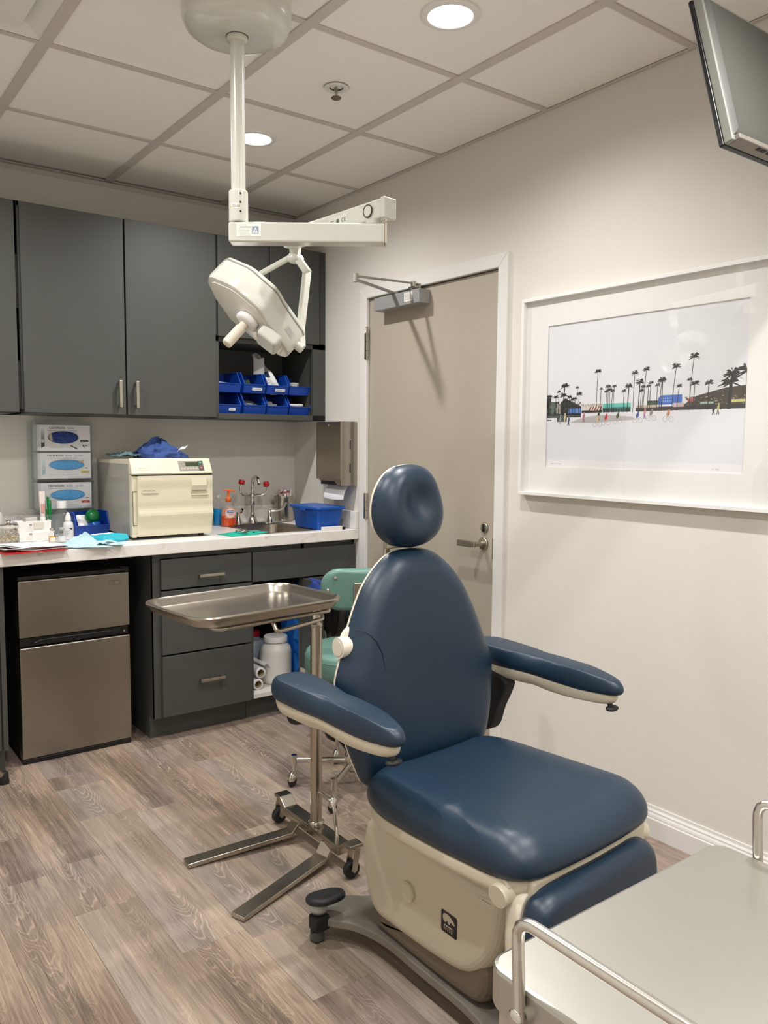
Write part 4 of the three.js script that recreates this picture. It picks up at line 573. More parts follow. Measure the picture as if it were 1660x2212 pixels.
// ---------------------------------------------------------------- on the worktop
{ const t = thing('autoclave', 'cream tabletop steriliser with a green display on the worktop', 'steriliser', [-.925, TOP, .28]);
  const x0 = -.18, x1 = .192, zb = -.25, Z = q => q - .28, y = h => h - TOP;
  part('casing', [bb(x0, x1 - .004, .016, .345, zb, .20, .006)], M.casing, t);
  part('top_shell', sideways([[-.25, .346], [.175, .353], [.196, .357], [.204, .35], [.236, .292], [.234, .287], [.19, .287], [.186, .33], [-.25, .33]], x0 - .002, x1, .003), M.cream, t);
  const wave = []; for (let i = 0; i <= 26; i++) { const h = .016 + i / 26 * .265, k = i / 26; wave.push([.235 + .008 * Math.sin(k * 3.1) - .014 * ss(.2, 0, k) + .0055 * Math.sin(k * 19 + 1.2) * ss(.62, .3, k) + .006 * ss(.75, .95, k), h]); }
  const d = part('door', sideways([[.19, .016], ...wave, [.19, .281]], x0 + .02, x1 - .001, .006, 3), M.cream, t);
  part('door_surround', sideways([[.19, .012], [.222, .012], [.228, .05], [.228, .28], [.19, .285]], x0 - .001, x0 + .022, .004), M.cream, t);
  part('hinge_gap', [bb(x0 + .001, x0 + .003, .065, .215, .2285, .2295), bb(x0 + .003, x0 + .018, .213, .215, .2285, .2295), bb(x0 + .003, x0 + .018, .065, .067, .2285, .2295)], M.black, t);
  part('seam', [bb(x0 + .03, x1 - .003, .2815, .2865, .2, .2355)], M.black, t);
  part('door_handle', [sideways([[.232, .262], [.246, .266], [.251, .236], [.246, .214], [.236, .22]], .085, .158, .003)], M.cream, d);
  part('handle_recess', bb(.082, .163, .198, .21, .238, .2438, .002), std(0xb8ae92, .5), d);
  part('handle_sill', bb(.084, .166, .190, .197, .236, .2475, .002), M.cream, d);
  const txt = facingFront(.075, .02, -.105, .215, .2452); part('lettering', txt, printMat(canvasTex(300, 80, (x, w, h) => { x.fillStyle = '#d4cdb4'; x.fillRect(0, 0, w, h); x.fillStyle = '#57534a'; x.font = '34px sans-serif'; x.fillText('M9 UltraClave', 24, 44); x.fillStyle = '#b0a68c'; x.fillRect(80, 62, 46, 4); x.fillRect(180, 62, 40, 4); }), .45), d);
  // slanted control panel
  const a = V(0, .35, .204), b = V(0, .292, .236), dn = b.clone().sub(a).normalize(), nn = V(1, 0, 0).cross(dn).normalize(); if (nn.z < 0) nn.negate();
  const slope = (w, h, x, k, e) => { const g = new THREE.PlaneGeometry(w, h); g.applyMatrix4(new THREE.Matrix4().makeBasis(V(1, 0, 0), dn.clone().negate(), nn)); const c = a.clone().lerp(b, k).addScaledVector(nn, e); return T(g, x, c.y, c.z); };
  const p = part('control_panel', slope(.118, .05, .095, .48, .0006), printMat(canvasTex(384, 162, (x, w, h) => { x.fillStyle = '#8e877b'; x.fillRect(0, 0, w, h); x.fillStyle = '#4b4a46'; x.fillRect(302, 0, 82, h); x.fillStyle = '#b9b2a5'; for (let i = 0; i < 6; i++) { x.beginPath(); x.arc(40 + i * 46, 120, 15, 0, 7); x.fill(); } x.fillStyle = '#5d574d'; for (let i = 0; i < 6; i++) { x.beginPath(); x.moveTo(36 + i * 46, 112); x.lineTo(48 + i * 46, 120); x.lineTo(36 + i * 46, 128); x.fill(); } x.strokeStyle = '#6d675c'; x.lineWidth = 4; x.beginPath(); x.moveTo(36, 50); x.lineTo(46, 62); x.lineTo(60, 40); x.moveTo(78, 46); x.lineTo(88, 30); x.lineTo(98, 46); x.moveTo(78, 60); x.lineTo(88, 76); x.lineTo(98, 60); x.stroke(); }), .45), t);
  part('display', slope(.062, .0185, .1, .36, .0012), printMat(canvasTex(200, 60, (x, w, h) => { x.fillStyle = '#26331a'; x.fillRect(0, 0, w, h); x.fillStyle = '#41552b'; for (let i = 0; i < 12; i++) { x.fillRect(14 + i * 14, 16, 9, 12); x.fillRect(14 + i * 14, 36, 9, 10); } }), .3), p);
  part('start_button', T(cyl(.0055, .005, .003), 0, 0, 0).rotateX(1.0).translate(.141, .3355, .2135), std(0x3fa183, .4), p); part('stop_button', cyl(.0055, .005, .003).rotateX(1.0).translate(.142, .313, .226), std(0xc2605c, .4), p);
  part('nameplate', slope(.044, .024, -.132, .66, .0006), printMat(canvasTex(160, 88, (x, w, h) => { x.fillStyle = '#d4cdb4'; x.fillRect(0, 0, w, h); x.fillStyle = '#7c7564'; x.font = '44px serif'; x.fillText('Ritter', 22, 46); x.font = 'italic 22px serif'; x.fillText('by Midmark', 26, 76); }), .45), t);
  for (const x of [-.15, .16]) for (const q of [-.2, .17]) part('foot', cyl(.012, .012, .016, x, .0085, q), M.rubber, t);
}
// gloves in a clear holder
{ const h = thing('glove_box_holder', 'clear wall holder carrying three boxes of gloves', 'holder', [-1.27, 0, 0]);
  const w = .2; part('back_panel', bb(-.14, .142, 1.0, 1.405, .001, .004), M.clear, h);
  for (const s of [-1, 1]) part('side_panel', bb(s < 0 ? -.1265 : .1235, s < 0 ? -.1235 : .1265, 1.0, 1.405, .004, .1), M.clear, h);
  for (const y of [1.0, 1.1385, 1.264]) part('shelf', bb(-.1235, .1235, y, y + .003, .004, .1), M.clear, h);
  part('front_lip', [bb(-.1265, .1265, 1.003, 1.018, .1, .1025)], M.clear, h);
  const D = [[1.2672, 'white glove box with dark blue gloves, topmost in the wall holder', '#12294f', 0x14347c, '#20302a', 'NITRILE', 0, '#3c4a44', [-.004, .068, .021]], [1.1417, 'white glove box with a yellow size tag, middle one in the wall holder', '#5c93c6', 0x5aa0d6, '#c9bb3a', 'NITRILE ULTRA', 1, '#9fc0c2', [.008, .078, .02]], [1.0032, 'white glove box with a red size tag, lowest in the wall holder', '#5c93c6', 0x57a2dc, '#b43a36', 'NITRILE ULTRA', 1, '#a4bcc6', [.01, .078, .02]]];
  D.forEach(([y0, label, c1, glove, tagc, sub, ring, strip, g], i) => {
    const t = thing('glove_box', label, 'glove box', [-1.27, y0, .05], 0, 'glove boxes in the holder');
    part('carton', bb(-.118, .118, .0005, .121, -.044, .044, .002), std(0xdad9da, .7), t);
    part('printed_front', facingFront(.232, .117, 0, .061, .0446), printMat(canvasTex(696, 351, (x, w, hh) => { x.fillStyle = '#dfdee0'; x.fillRect(0, 0, w, hh); x.fillStyle = '#c9cdd0'; x.fillRect(0, 0, 26, hh); const gr = x.createLinearGradient(0, 30, 0, 300); gr.addColorStop(0, '#dfe3e4'); gr.addColorStop(1, strip); x.fillStyle = gr; x.fillRect(44, 40, 46, 200); x.fillStyle = strip; x.fillRect(44, 220, 46, 30); x.beginPath(); x.moveTo(44, 250); x.lineTo(90, 250); x.lineTo(90, 285); x.lineTo(44, 310); x.fill(); x.strokeStyle = '#8b9aa0'; x.lineWidth = 5; x.beginPath(); x.arc(67, 215, 24, 0, 7); x.fillStyle = '#d5dadc'; x.fill(); x.stroke(); x.fillStyle = '#555'; x.font = 'bold 22px sans-serif'; x.fillText('N', 59, 223);
      x.fillStyle = '#3a3c40'; x.font = 'bold 40px sans-serif'; x.fillText('CRITERION', i ? 116 : 150, 52); x.fillStyle = '#9aa3ab'; x.font = 'bold 36px sans-serif'; const cw = 240; x.fillText(ring ? 'N300' : 'N200', (i ? 116 : 150) + cw, 52); if (ring) x.fillText('ULTRA', 480, 52); x.fillStyle = '#8a8f95'; x.font = 'bold 18px sans-serif'; x.fillText('POWDER FREE NITRILE EXAMINATION GLOVES', 120, 80);
      if (ring) { x.strokeStyle = '#b9bdc1'; x.lineWidth = 4; x.beginPath(); x.ellipse(348 + 24, 180, 236, 92, 0, 0, 7); x.stroke(); }
      x.fillStyle = tagc; x.fillRect(560, ring ? 250 : 196, 110, 32); x.fillStyle = ring ? '#8d7f2a' : '#77847d'; if (i === 2) x.fillStyle = '#d08a86'; x.fillRect(584, (ring ? 250 : 196) + 12, 60, 8); x.fillStyle = '#b4b7bb'; x.fillRect(150, 300, 190, 7); x.fillRect(370, 300, 150, 7); x.fillStyle = '#6c7479'; x.fillRect(620, ring ? 205 : 270, 34, 12); if (!ring) { x.fillStyle = '#39423f'; x.save(); x.translate(430, 268); x.rotate(.5); x.fillRect(0, 0, 110, 14); x.restore(); x.save(); x.translate(598, 262); x.rotate(1.1); x.fillRect(0, 0, 50, 12); x.restore(); } }), .55), t);
    const el = (k, rr) => Array.from({ length: 48 }, (_, j) => { const a = j / 48 * Math.PI * 2; return [g[0] + Math.cos(a) * (g[1] * k + rr), .064 + Math.sin(a) * ((i ? .024 : .029) * k + rr)]; });
    part('opening_rim', loft([el(1, .0035).map(p => [p[0], p[1], .0447]), el(1, .003).map(p => [p[0], p[1], .0462]), el(1, .0005).map(p => [p[0], p[1], .0462]), el(1, 0).map(p => [p[0], p[1], .0447])], false, false, .4), std(0xd5d4d2, .6), t);
    const gg = pad({ out: el(.98, 0), top: .006, bot: .001, roll: .012, rollB: .001, crown: .003, n: 60, map: (a, b, hh) => [a, b, .0448 + Math.max(0, hh)], disp: (a, b) => .003 * Math.abs(fbm(a * 60 + i * 9, b * 90, 4, 3)) * 2 - .002 });
    part('glove', gg, std(glove, .55), t);
    if (i < 2) part('torn_flap', [extrude(i ? [[.062, .07], [.078, .078], [.084, .085], [.08, .088], [.06, .078]] : [[-.07, .068], [-.058, .084], [-.052, .05], [-.062, .046]], .0012).translate(0, 0, .052)], std(0xb9ab8c, .8), t);
  }); }
// cloth on top of the steriliser
{ const t = thing('scrub_cloth', 'crumpled royal blue cloth cap with white tie on the steriliser', 'cloth', [-.872, 1.2395, .23]);
  const g = new THREE.SphereGeometry(1, 96, 48, 0, Math.PI * 2, 0, Math.PI / 2), p = g.attributes.position;
  for (let i = 0; i < p.count; i++) { const x = p.getX(i), y = p.getY(i), z = p.getZ(i), a = Math.atan2(z, x), f = 1 + .14 * noise(a * 2.2 + 7, y * 2, 4) + .10 * (1 - Math.abs(noise(a * 4 + y * 2, y * 3.2, 8)) * 2) + .05 * noise(a * 11, y * 7, 2); const ridge = .10 * ss(.4, .9, noise(x * 3 + 9, z * 3, y * 3) + .5); p.setXYZ(i, x * .115 * f * (1 - .15 * y), Math.pow(y, .72) * (.07 + ridge * .12) * f * (1 - .25 * ss(.1, .9, Math.abs(x + .15))), z * .09 * f); }
  part('cloth', toCreasedNormals(mergeVertices(g.deleteAttribute('normal') && g), 1.1), M.scrubBlue, t);
  part('tie', crumple(20, 4, (u, v) => [.062 + u * .045 - .012 * v, .03 + .022 * u + .004 * Math.sin(u * 6) + .012 * (1 - v), .09 - .004 * u + .004 * v]), std(0xdfe0e6, .8), t);
  const w = thing('wipe_cloth', 'small crumpled grey green cloth beside the blue cap on the steriliser', 'cloth', [-1.045, 1.2395, .22]);
  part('cloth', crumple(28, 22, (u, v) => { const x = (u - .5) * .13, z = (v - .5) * .12, n = Math.abs(noise(u * 3 + 2, v * 3, 7)); return [x, .004 + .034 * n * (1 - Math.abs(u - .55) * 1.4) + .014 * Math.abs(noise(u * 8, v * 8, 3)), z]; }), std(0x5d767b, .85), w); }
function hopperBin(t, w, d, h, mat = M.blueBin) {   // stacking bin, open front with a low lip; origin at centre of the bottom
  const th = .0035, prof = (a) => [[-d / 2, 0], [d / 2 - .012, 0], [d / 2, h * .42], [d / 2 - d * .22, h], [-d / 2, h]];
  for (const s of [-1, 1]) part('side_wall', sideways(prof(), s < 0 ? -w / 2 : w / 2 - th, s < 0 ? -w / 2 + th : w / 2, .0008), mat, t);
  part('bottom', [bb(-w / 2 + th, w / 2 - th, .0005, th, -d / 2, d / 2 - .012)], mat, t); part('back_wall', bb(-w / 2 + th, w / 2 - th, th, h, -d / 2, -d / 2 + th), mat, t);
  const f = part('front_lip', sideways([[d / 2 - .012, 0], [d / 2, h * .42], [d / 2 - .005, h * .43], [d / 2 - .017, 0]], -w / 2 + th, w / 2 - th), mat, t);
  part('rim', [rod([-w / 2 + .002, h, -d / 2], [-w / 2 + .002, h, d / 2 - d * .22], .0035, 8), rod([w / 2 - .002, h, -d / 2], [w / 2 - .002, h, d / 2 - d * .22], .0035, 8), rod([-w / 2 + .002, h, d / 2 - d * .22], [-w / 2 + .002, h * .42, d / 2], .003, 8), rod([w / 2 - .002, h, d / 2 - d * .22], [w / 2 - .002, h * .42, d / 2], .003, 8), rod([-w / 2, h * .42, d / 2 - .001], [w / 2, h * .42, d / 2 - .001], .003, 8)], mat, t);
  return f;
}
{ const t = thing('storage_bin', 'blue open bin holding two balls and wrapped packets, on the worktop', 'bin', [-1.187, TOP, .14], .06); hopperBin(t, .155, .125, .105);
  const b1 = thing('ball', 'small green ball resting in the blue bin', 'ball', [-1.166, .966, .145]); part('shell', new THREE.SphereGeometry(.034, 36, 24), std(0x046b33, .3), b1);
  const b2 = thing('ball', 'small blue ball lying under the green ball in the blue bin', 'ball', [-1.158, .9205, .148]); part('shell', new THREE.SphereGeometry(.0325, 36, 24), std(0x0f55b0, .3), b2);
  const pk = thing('wrapped_packet', 'crinkled white sterile packet standing in the blue bin', 'packet', [-1.213, .905, .155]); part('pouch', crumple(14, 20, (u, v) => [(u - .5) * .05 + .012 * v, (1 - v) * .075 - .005, .01 * noise(u * 4, v * 4, 3) + .02 * v - .02]), M.paper, pk); }
// left group
{ let t = thing('drape_pack', 'turquoise wrapped sterile pack lying beside the steriliser', 'pack', [-1.197, TOP, .46], .35);
  const R = (w, d, y) => ringXZ(rrect(w, d, .008, 3), y); part('wrap', loft([R(.125, .10, .0008), R(.135, .11, .006), R(.132, .112, .02), R(.12, .1, .029), R(.05, .04, .031)].map((r, k) => r.map((p, i) => [p[0] + .002 * noise(i, k, 3), p[1] + (k > 2 ? .003 * noise(i * .7, k, 9) : 0), p[2]])), true, true, .5), M.teal, t);
  part('fold', [extrude([[-.062, .012], [.064, .012], [.058, .03], [-.055, .031]], .002).translate(0, -.001, .055)], std(0x36bccf, .6), t);
  part('label_strip', crumple(12, 3, (u, v) => [-.06 + u * .1, .0325 + .001 * noise(u * 4, v, 2), -.04 + v * .03]), M.paper, t);
  t = thing('sterile_pouch', 'crumpled pale blue sterile wrap at the worktop edge', 'wrap', [-1.335, TOP + .002, .585], -.2);
  part('sheet', crumple(40, 32, (u, v) => { const n = Math.abs(noise(u * 3.2 + 4, v * 3, 11)), e = Math.sin(u * Math.PI) * Math.sin(v * Math.PI); return [(u - .5) * .19 + .012 * noise(v * 5, u, 2), .003 + .03 * n * e + .014 * e + .02 * (1 - 2 * Math.abs(noise(u * 6 + v * 3, v * 5, 4))) * e * e + .008 * Math.abs(noise(u * 12, v * 11, 4)) * e, (v - .5) * .13 + .012 * noise(u * 4, v, 5)]; }), M.paperBlue, t);
  part('pouch', crumple(20, 14, (u, v) => [(u - .5) * .13 + .085, .004 + .02 * Math.sin(u * 3.1) * (.4 + .6 * Math.abs(noise(u * 4, v * 3, 6))) + .001, (v - .5) * .07 + .028]), std(0xa9ccd6, .6), t);
  t = thing('paper_stack', 'white paper pouches lying on a red sheet at the worktop edge', 'paper', [-1.545, TOP + .0015, .57], .06);
  part('red_sheet', crumple(12, 8, (u, v) => [(u - .5) * .24, .0022 + .001 * noise(u * 2, v * 2, 2), (v - .5) * .17 + .018]), M.red, t);
  for (const [dx, dz, y, w] of [[.0, -.005, .005, .27], [.03, -.02, .011, .25], [-.02, .0, .016, .22]]) part('paper_pouch', crumple(24, 14, (u, v) => [(u - .5) * w + dx + .05 * v - .02, y + .012 * ss(.7, 1, u) * noise(v * 3, u * 2, 3) + .006 * Math.abs(noise(u * 3 + y * 90, v * 2, 5)) + .008 * ss(.25, 0, u), (v - .5) * .15 + dz]), M.paper, t);
}
function bottle(name, label, cat, pos, prof, mat, capProf, capMat, group) { const t = thing(name, label, cat, pos, 0, group); part('body', lathe(prof, 36), mat, t); if (capProf) part('cap', lathe(capProf, 28), capMat, t); return t; }
{ // organiser with vials
  let t = thing('organiser', 'white plastic countertop organiser with two stepped shelves', 'organiser', [-1.45, TOP, .245]);
  part('back_tier', [bb(-.074, .074, .001, .004, -.05, .05, .001), bb(-.074, -.07, .001, .084, -.05, .016), bb(.07, .074, .001, .084, -.05, .016), bb(-.074, .074, .001, .084, .012, .016, .001), bb(-.074, .074, .05, .054, -.05, .012)], M.white, t);
  part('front_tier', [bb(-.074, -.07, .001, .042, .016, .055), bb(.07, .074, .001, .042, .016, .055), bb(-.074, .074, .001, .04, .051, .055, .001), bb(-.07, .07, .034, .037, .016, .051)], M.white, t);
  part('label_window', extrude([[-.02, -.014], [.02, -.014], [.02, .014], [-.02, .014]], .002, .0006, []).translate(.018, .064, .0165), std(0xcfcabb, .6), t);
  const vial = (label, pos, s, liquid, capMat) => { const v = thing('vial', label, 'vial', pos, 0, 'glass vials'); part('glass', lathe([[0, 0], [.0115, 0], [.0125, .002], [.0125, .027], [.011, .031], [.006, .035], [.006, .04], [.0075, .041]].map(p => [p[0] * s, p[1] * s]), 28), M.glass, v); if (liquid) part('liquid', lathe([[0, .0015], [.011, .0015], [.0112, .02], [0, .02]].map(p => [p[0] * s, p[1] * s]), 24), liquid, v); part('stopper', lathe([[0, .039], [.0075, .039], [.0078, .046], [.006, .0475], [0, .0475]].map(p => [p[0] * s, p[1] * s]), 24), capMat, v); return v; };
  vial('tiny clear glass vial standing on the organiser front shelf', [-1.468, TOP + .0375, .277], .75, null, M.nickel);
  vial('smaller clear glass vial in front of the organiser', [-1.479, TOP + .0005, .322], .8, null, M.nickel);
  const am = vial('glass vial with amber liquid and a white label', [-1.406, TOP + .0005, .376], 1.3, std(0xd38f2a, .2), M.nickel); part('label', new THREE.CylinderGeometry(.0166, .0166, .018, 24, 1, true, -.9, 1.6).translate(0, .013, 0), std(0xe6e2d4, .7), am);
  const cl = vial('larger clear glass vial with a white printed label', [-1.372, TOP + .0005, .397], 1.35, phys(0xe8ecec, .1, { transmission: .6, thickness: 0 }), M.silverPlastic); part('label', new THREE.CylinderGeometry(.0173, .0173, .024, 24, 1, true, -1.2, 2).translate(0, .017, 0), std(0xd5d6d6, .7), cl);
  t = bottle('dropper_bottle', 'white dropper bottle with pointed cap in front of the clear bottle', 'bottle', [-1.318, TOP, .297], [[0, .001], [.019, .001], [.0215, .004], [.0215, .06], [.02, .072], [.012, .08], [.011, .084], [0, .084]], std(0xd9d9d7, .35), [[.0125, .083], [.0125, .098], [.0105, .102], [.005, .118], [0, .119]], M.white);
  part('label', new THREE.CylinderGeometry(.0218, .0218, .04, 28, 1, true, -1.3, 2.2).translate(0, .035, 0), printMat(canvasTex(128, 80, (x, w, h) => { x.fillStyle = '#d2d2d2'; x.fillRect(0, 0, w, h); x.fillStyle = '#2c3036'; x.beginPath(); x.moveTo(60, 8); x.lineTo(110, 8); x.lineTo(110, 26); x.fill(); x.fillStyle = '#8d8f92'; for (let i = 0; i < 5; i++) x.fillRect(12, 30 + i * 9, 70 - i * 6, 3); })), t);
  t = bottle('squeeze_bottle', 'clear round bottle with a wide white cap behind the dropper bottle', 'bottle', [-1.315, TOP, .19], [[0, .001], [.035, .001], [.037, .005], [.037, .09], [.033, .107], [.02, .117], [.016, .124], [.016, .132]], M.clear, [[.018, .13], [.0205, .13], [.0205, .158], [.019, .161], [0, .161]], M.white);
  t = thing('swab_jar', 'glass jar of wooden cotton swabs with a steel lid at the left', 'jar', [-1.558, TOP, .285]);
  part('glass', lathe([[0, .001], [.038, .001], [.041, .004], [.041, .052], [.037, .06], [.037, .064]], 36), M.glass, t); part('lid', lathe([[.0, .062], [.04, .062], [.04, .077], [.037, .08], [.008, .082], [.008, .088], [.012, .094], [0, .097]], 36), M.chrome, t);
  const R = rng(8); for (let i = 0; i < 16; i++) { const a = R() * 6.3, b = a + 2.6 + R(), r = .034, y0 = .006 + R() * .012, y1 = .018 + R() * .034; part('swab', [rod([Math.cos(a) * r, y0, Math.sin(a) * r], [Math.cos(b) * r, y1, Math.sin(b) * r], .0014, 6), T(new THREE.SphereGeometry(.003, 8, 6), Math.cos(b) * r, y1, Math.sin(b) * r)], std(0xd9c9a6, .8), t); }
  t = thing('dome_jar', 'low glass canister with a domed glass lid behind the organiser', 'jar', [-1.49, TOP, .13]);
  part('glass', lathe([[0, .001], [.05, .001], [.052, .004], [.052, .085], [.05, .088]], 40), M.glass, t); part('dome_lid', lathe([[.054, .088], [.052, .1], [.042, .115], [.02, .124], [0, .126]], 40), M.glass, t); part('contents', [rbox(.06, .012, .05, .003, 0, .02, 0), rbox(.05, .014, .06, .003, .005, .045, .002), rbox(.055, .012, .05, .003, -.004, .07, 0)], M.paper, t);
  t = thing('ointment_tube', 'slim white capped tube standing behind the organiser', 'tube', [-1.387, TOP, .15]);
  part('tube', loft([0, 1, 2, 3, 4].map(k => Array.from({ length: 20 }, (_, i) => { const a = i / 20 * 6.2832; return [Math.cos(a) * (.0105 + k * .0006), .09 + k * .029, -Math.sin(a) * (.0105 - k * .0024)]; })), true, true, .6), std(0xdfd3ce, .5), t); part('cap', lathe([[0, .001], [.014, .001], [.0145, .06], [.012, .075], [.0115, .09], [0, .09]], 24), M.white, t); part('print', new THREE.CylinderGeometry(.0118, .0112, .04, 20, 1, true, -.8, 1.5).translate(0, .13, .0), std(0xd59a92, .6), t);
  t = thing('pen_cup', 'small clear cup of green plastic sticks by the white tube', 'cup', [-1.352, TOP, .135]);
  part('cup', lathe([[0, .001], [.02, .001], [.023, .1], [.024, .1], [.021, 0]], 28), M.clear, t); for (let i = 0; i < 7; i++) { const a = i * .9; part('stick', rod([Math.cos(a) * .008, .008, Math.sin(a) * .008], [Math.cos(a) * .015 - .012 + .004 * (i % 3), .15 + .014 * (i % 3), Math.sin(a) * .014], .003, 8), M.green, t); }
  t = bottle('spray_bottle', 'clear bottle with a dark cap cut off by the left edge', 'bottle', [-1.59, TOP, .2], [[0, .001], [.026, .001], [.028, .005], [.028, .11], [.02, .125], [.014, .13], [0, .131]], std(0xcfccc8, .4), [[.0, .128], [.018, .128], [.018, .15], [.016, .153], [0, .153]], std(0x241d1b, .4));
  t = thing('small_box', 'small white carton standing behind the organiser shelf', 'box', [-1.44, TOP, .155], .1); part('carton', rbox(.05, .09, .025, .001, 0, .046, 0), std(0xcdc9c2, .7), t); part('printed_band', bb(-.0252, .0252, .06, .07, -.0128, .0128), std(0xbfa39e, .7), t);
}
// right group by the sink
{ let t = thing('tap', 'chrome gooseneck tap with two red capped eyewash spouts and lever handles', 'tap', [-.325, TOP, .115]);
  part('base', [lathe([[0, .001], [.026, .001], [.027, .006], [.02, .03], [.014, .04], [0, .04]], 32), bb(-.1, .12, .001, .008, -.022, .022, .003)], M.chrome, t);
  part('gooseneck', tube([[0, .03, 0], [0, .12, 0], [0, .2, 0], [-.002, .235, .012], [-.004, .249, .045], [-.006, .238, .08], [-.007, .215, .09]], .0085, 60, 14), M.chrome, t);
  part('swivel_collar', [lathe([[.0085, .10], [.014, .101], [.0145, .125], [.012, .135], [.014, .14], [.014, .16], [.0085, .162]], 28), lathe([[.0085, .04], [.0125, .041], [.0125, .06], [.0085, .063]], 24)], M.chrome, t);
  for (const s of [-1, 1]) { const e = part('eyewash_arm', tube([[s * .01, .15, .004], [s * .045, .15, .012], [s * .072, .162, .02], [s * .08, .19, .022], [s * .074, .208 + (s < 0 ? .006 : -.006), .022]], .0058, 40, 12), M.chrome, t); part('red_cap', T(lathe([[0, -.012], [.014, -.011], [.0165, -.005], [.016, .008], [.013, .013], [0, .014]], 24).rotateZ(s * -.25 * -1), s * .072, .216 + (s < 0 ? .006 : -.006), .022), M.red, e);
    const k = part('valve', lathe([[0, .001], [.022, .001], [.023, .005], [.015, .03], [.009, .05], [.009, .068], [0, .07]], 28), M.chrome, t); k.position.set(s < 0 ? -.098 : .088, 0, .03); part('lever', s < 0 ? tube([[0, .066, 0], [-.01, .068, .035], [-.018, .075, .075], [-.02, .09, .09]], .0058, 30, 10) : tube([[0, .064, 0], [.03, .068, .015], [.058, .078, .03], [.074, .105, .04], [.079, .112, .042]], .006, 30, 10), M.chrome, k); }
  t = thing('mouthwash_bottle', 'clear bottle half full of blue liquid beside the steriliser', 'bottle', [-.512, TOP, .1]); part('body', lathe([[0, .001], [.026, .001], [.028, .004], [.028, .085], [.024, .105], [.015, .128], [.0115, .135], [.0115, .14]], 32), M.glass, t); part('liquid', lathe([[0, .003], [.0265, .003], [.0265, .086], [0, .086]], 30), std(0x0e86c4, .15), t); part('cap', lathe([[0, .138], [.0115, .138], [.0115, .156], [0, .158]], 20), M.frost, t);
  t = thing('blue_bottle', 'slim dark blue bottle half hidden between steriliser and mouthwash', 'bottle', [-.578, TOP, .075]); part('body', lathe([[0, .001], [.028, .001], [.03, .005], [.03, .09], [.025, .1], [.012, .112], [.012, .12], [0, .12]], 28), std(0x1181ad, .3), t); part('cap', lathe([[0, .118], [.0135, .118], [.0135, .134], [0, .136]], 20), M.white, t);
  t = thing('spray_cap_bottle', 'white plastic bottle tucked behind the steriliser corner', 'bottle', [-.655, TOP, .27]); part('body', lathe([[0, .001], [.02, .001], [.021, .08], [.014, .1], [.008, .105], [0, .105]], 26), std(0xbfcdd8, .4), t); part('cap', lathe([[0, .103], [.009, .103], [.009, .118], [0, .119]], 18), M.white, t);
  t = thing('soap_pump', 'orange hand soap bottle with a pump and a blue label', 'soap', [-.492, TOP, .175]);
  const oval = (w, d, y) => Array.from({ length: 36 }, (_, i) => { const a = i / 36 * 6.28318; return [w * Math.cos(a), y, -d * Math.sin(a)]; });
  part('bottle', loft([oval(.036, .024, .001), oval(.04, .027, .006), oval(.041, .027, .06), oval(.038, .025, .09), oval(.026, .02, .113), oval(.014, .014, .124), oval(.013, .013, .13)], true, false, .5), M.glass, t); part('liquid', loft([oval(.034, .022, .003), oval(.0385, .0255, .007), oval(.0395, .0255, .055), oval(.0395, .0255, .056)], true, true, .5), std(0xd8501c, .2), t); part('liquid_top', loft([oval(.0385, .025, .057), oval(.0365, .0235, .09)], false, false, .5), std(0xdfa18a, .3), t);
  { const g = new THREE.PlaneGeometry(.056, .05, 16, 1), p = g.attributes.position; for (let i = 0; i < p.count; i++) { const x = p.getX(i); p.setZ(i, .0278 * Math.sqrt(1 - (x / .0435) ** 2)); } g.computeVertexNormals(); part('label', T(g, 0, .07, .0005), printMat(canvasTex(224, 200, (x, w, h) => { x.fillStyle = '#d98e74'; x.fillRect(0, 0, w, h); x.fillStyle = '#e7c9bd'; x.beginPath(); x.ellipse(112, 100, 110, 96, 0, 0, 7); x.fill(); x.fillStyle = '#2b3f8c'; x.beginPath(); x.roundRect(34, 44, 156, 50, 12); x.fill(); x.fillStyle = '#f2f2f4'; x.font = 'bold 34px sans-serif'; x.fillText('softsoap', 44, 80); x.fillStyle = '#b86a55'; x.fillRect(60, 116, 104, 8); x.fillRect(72, 136, 80, 6); }), .4), t); }
  const pm = part('pump', [lathe([[0, .128], [.014, .128], [.0145, .145], [.008, .15], [.005, .152], [.005, .178], [.009, .18], [.009, .188], [0, .19]], 24), beam([.0, .185, 0], [.034, .181, .008], .011, .008, V(0, 1, 0), .002), beam([0, .186, 0], [-.022, .186, -.004], .012, .006, V(0, 1, 0), .002)], M.orange, t); part('dip_tube', rod([0, .006, 0], [0, .128, 0], .0025, 8), M.frost, pm);
  t = thing('straw_canister', 'brushed steel canister full of wrapped straws beside the tap', 'canister', [-.113, TOP, .075]); part('canister', lathe([[0, .001], [.05, .001], [.052, .004], [.052, .132], [.054, .135], [.052, .138], [.049, .136], [.049, .006], [0, .006]], 44), M.steel, t);
  const R = rng(3); for (let i = 0; i < 16; i++) { const a = R() * 6.28, r = Math.sqrt(R()) * .036; const e = [Math.cos(a) * r * 1.2, .165 + .016 * R(), Math.sin(a) * r * 1.2]; const s = part('straw', [rod([Math.cos(a) * r, .01, Math.sin(a) * r], e, .006, 10)], std(i % 3 ? 0xdcd2d2 : 0xe8e4e4, .7), t); if (i % 2 === 0) part('printed_tip', rod([Math.cos(a) * r * 1.19, e[1] - .02, Math.sin(a) * r * 1.19], [e[0], e[1] - .008, e[2]], .0063, 10), std(0xb0505c, .6), s); }
  t = thing('lidded_tub', 'blue plastic tub with a lid between the sink and the wall', 'tub', [-.138, TOP, .462]); const rg = (w, d, y, r = .018) => ringXZ(rrect(w, d, r, 5), y);
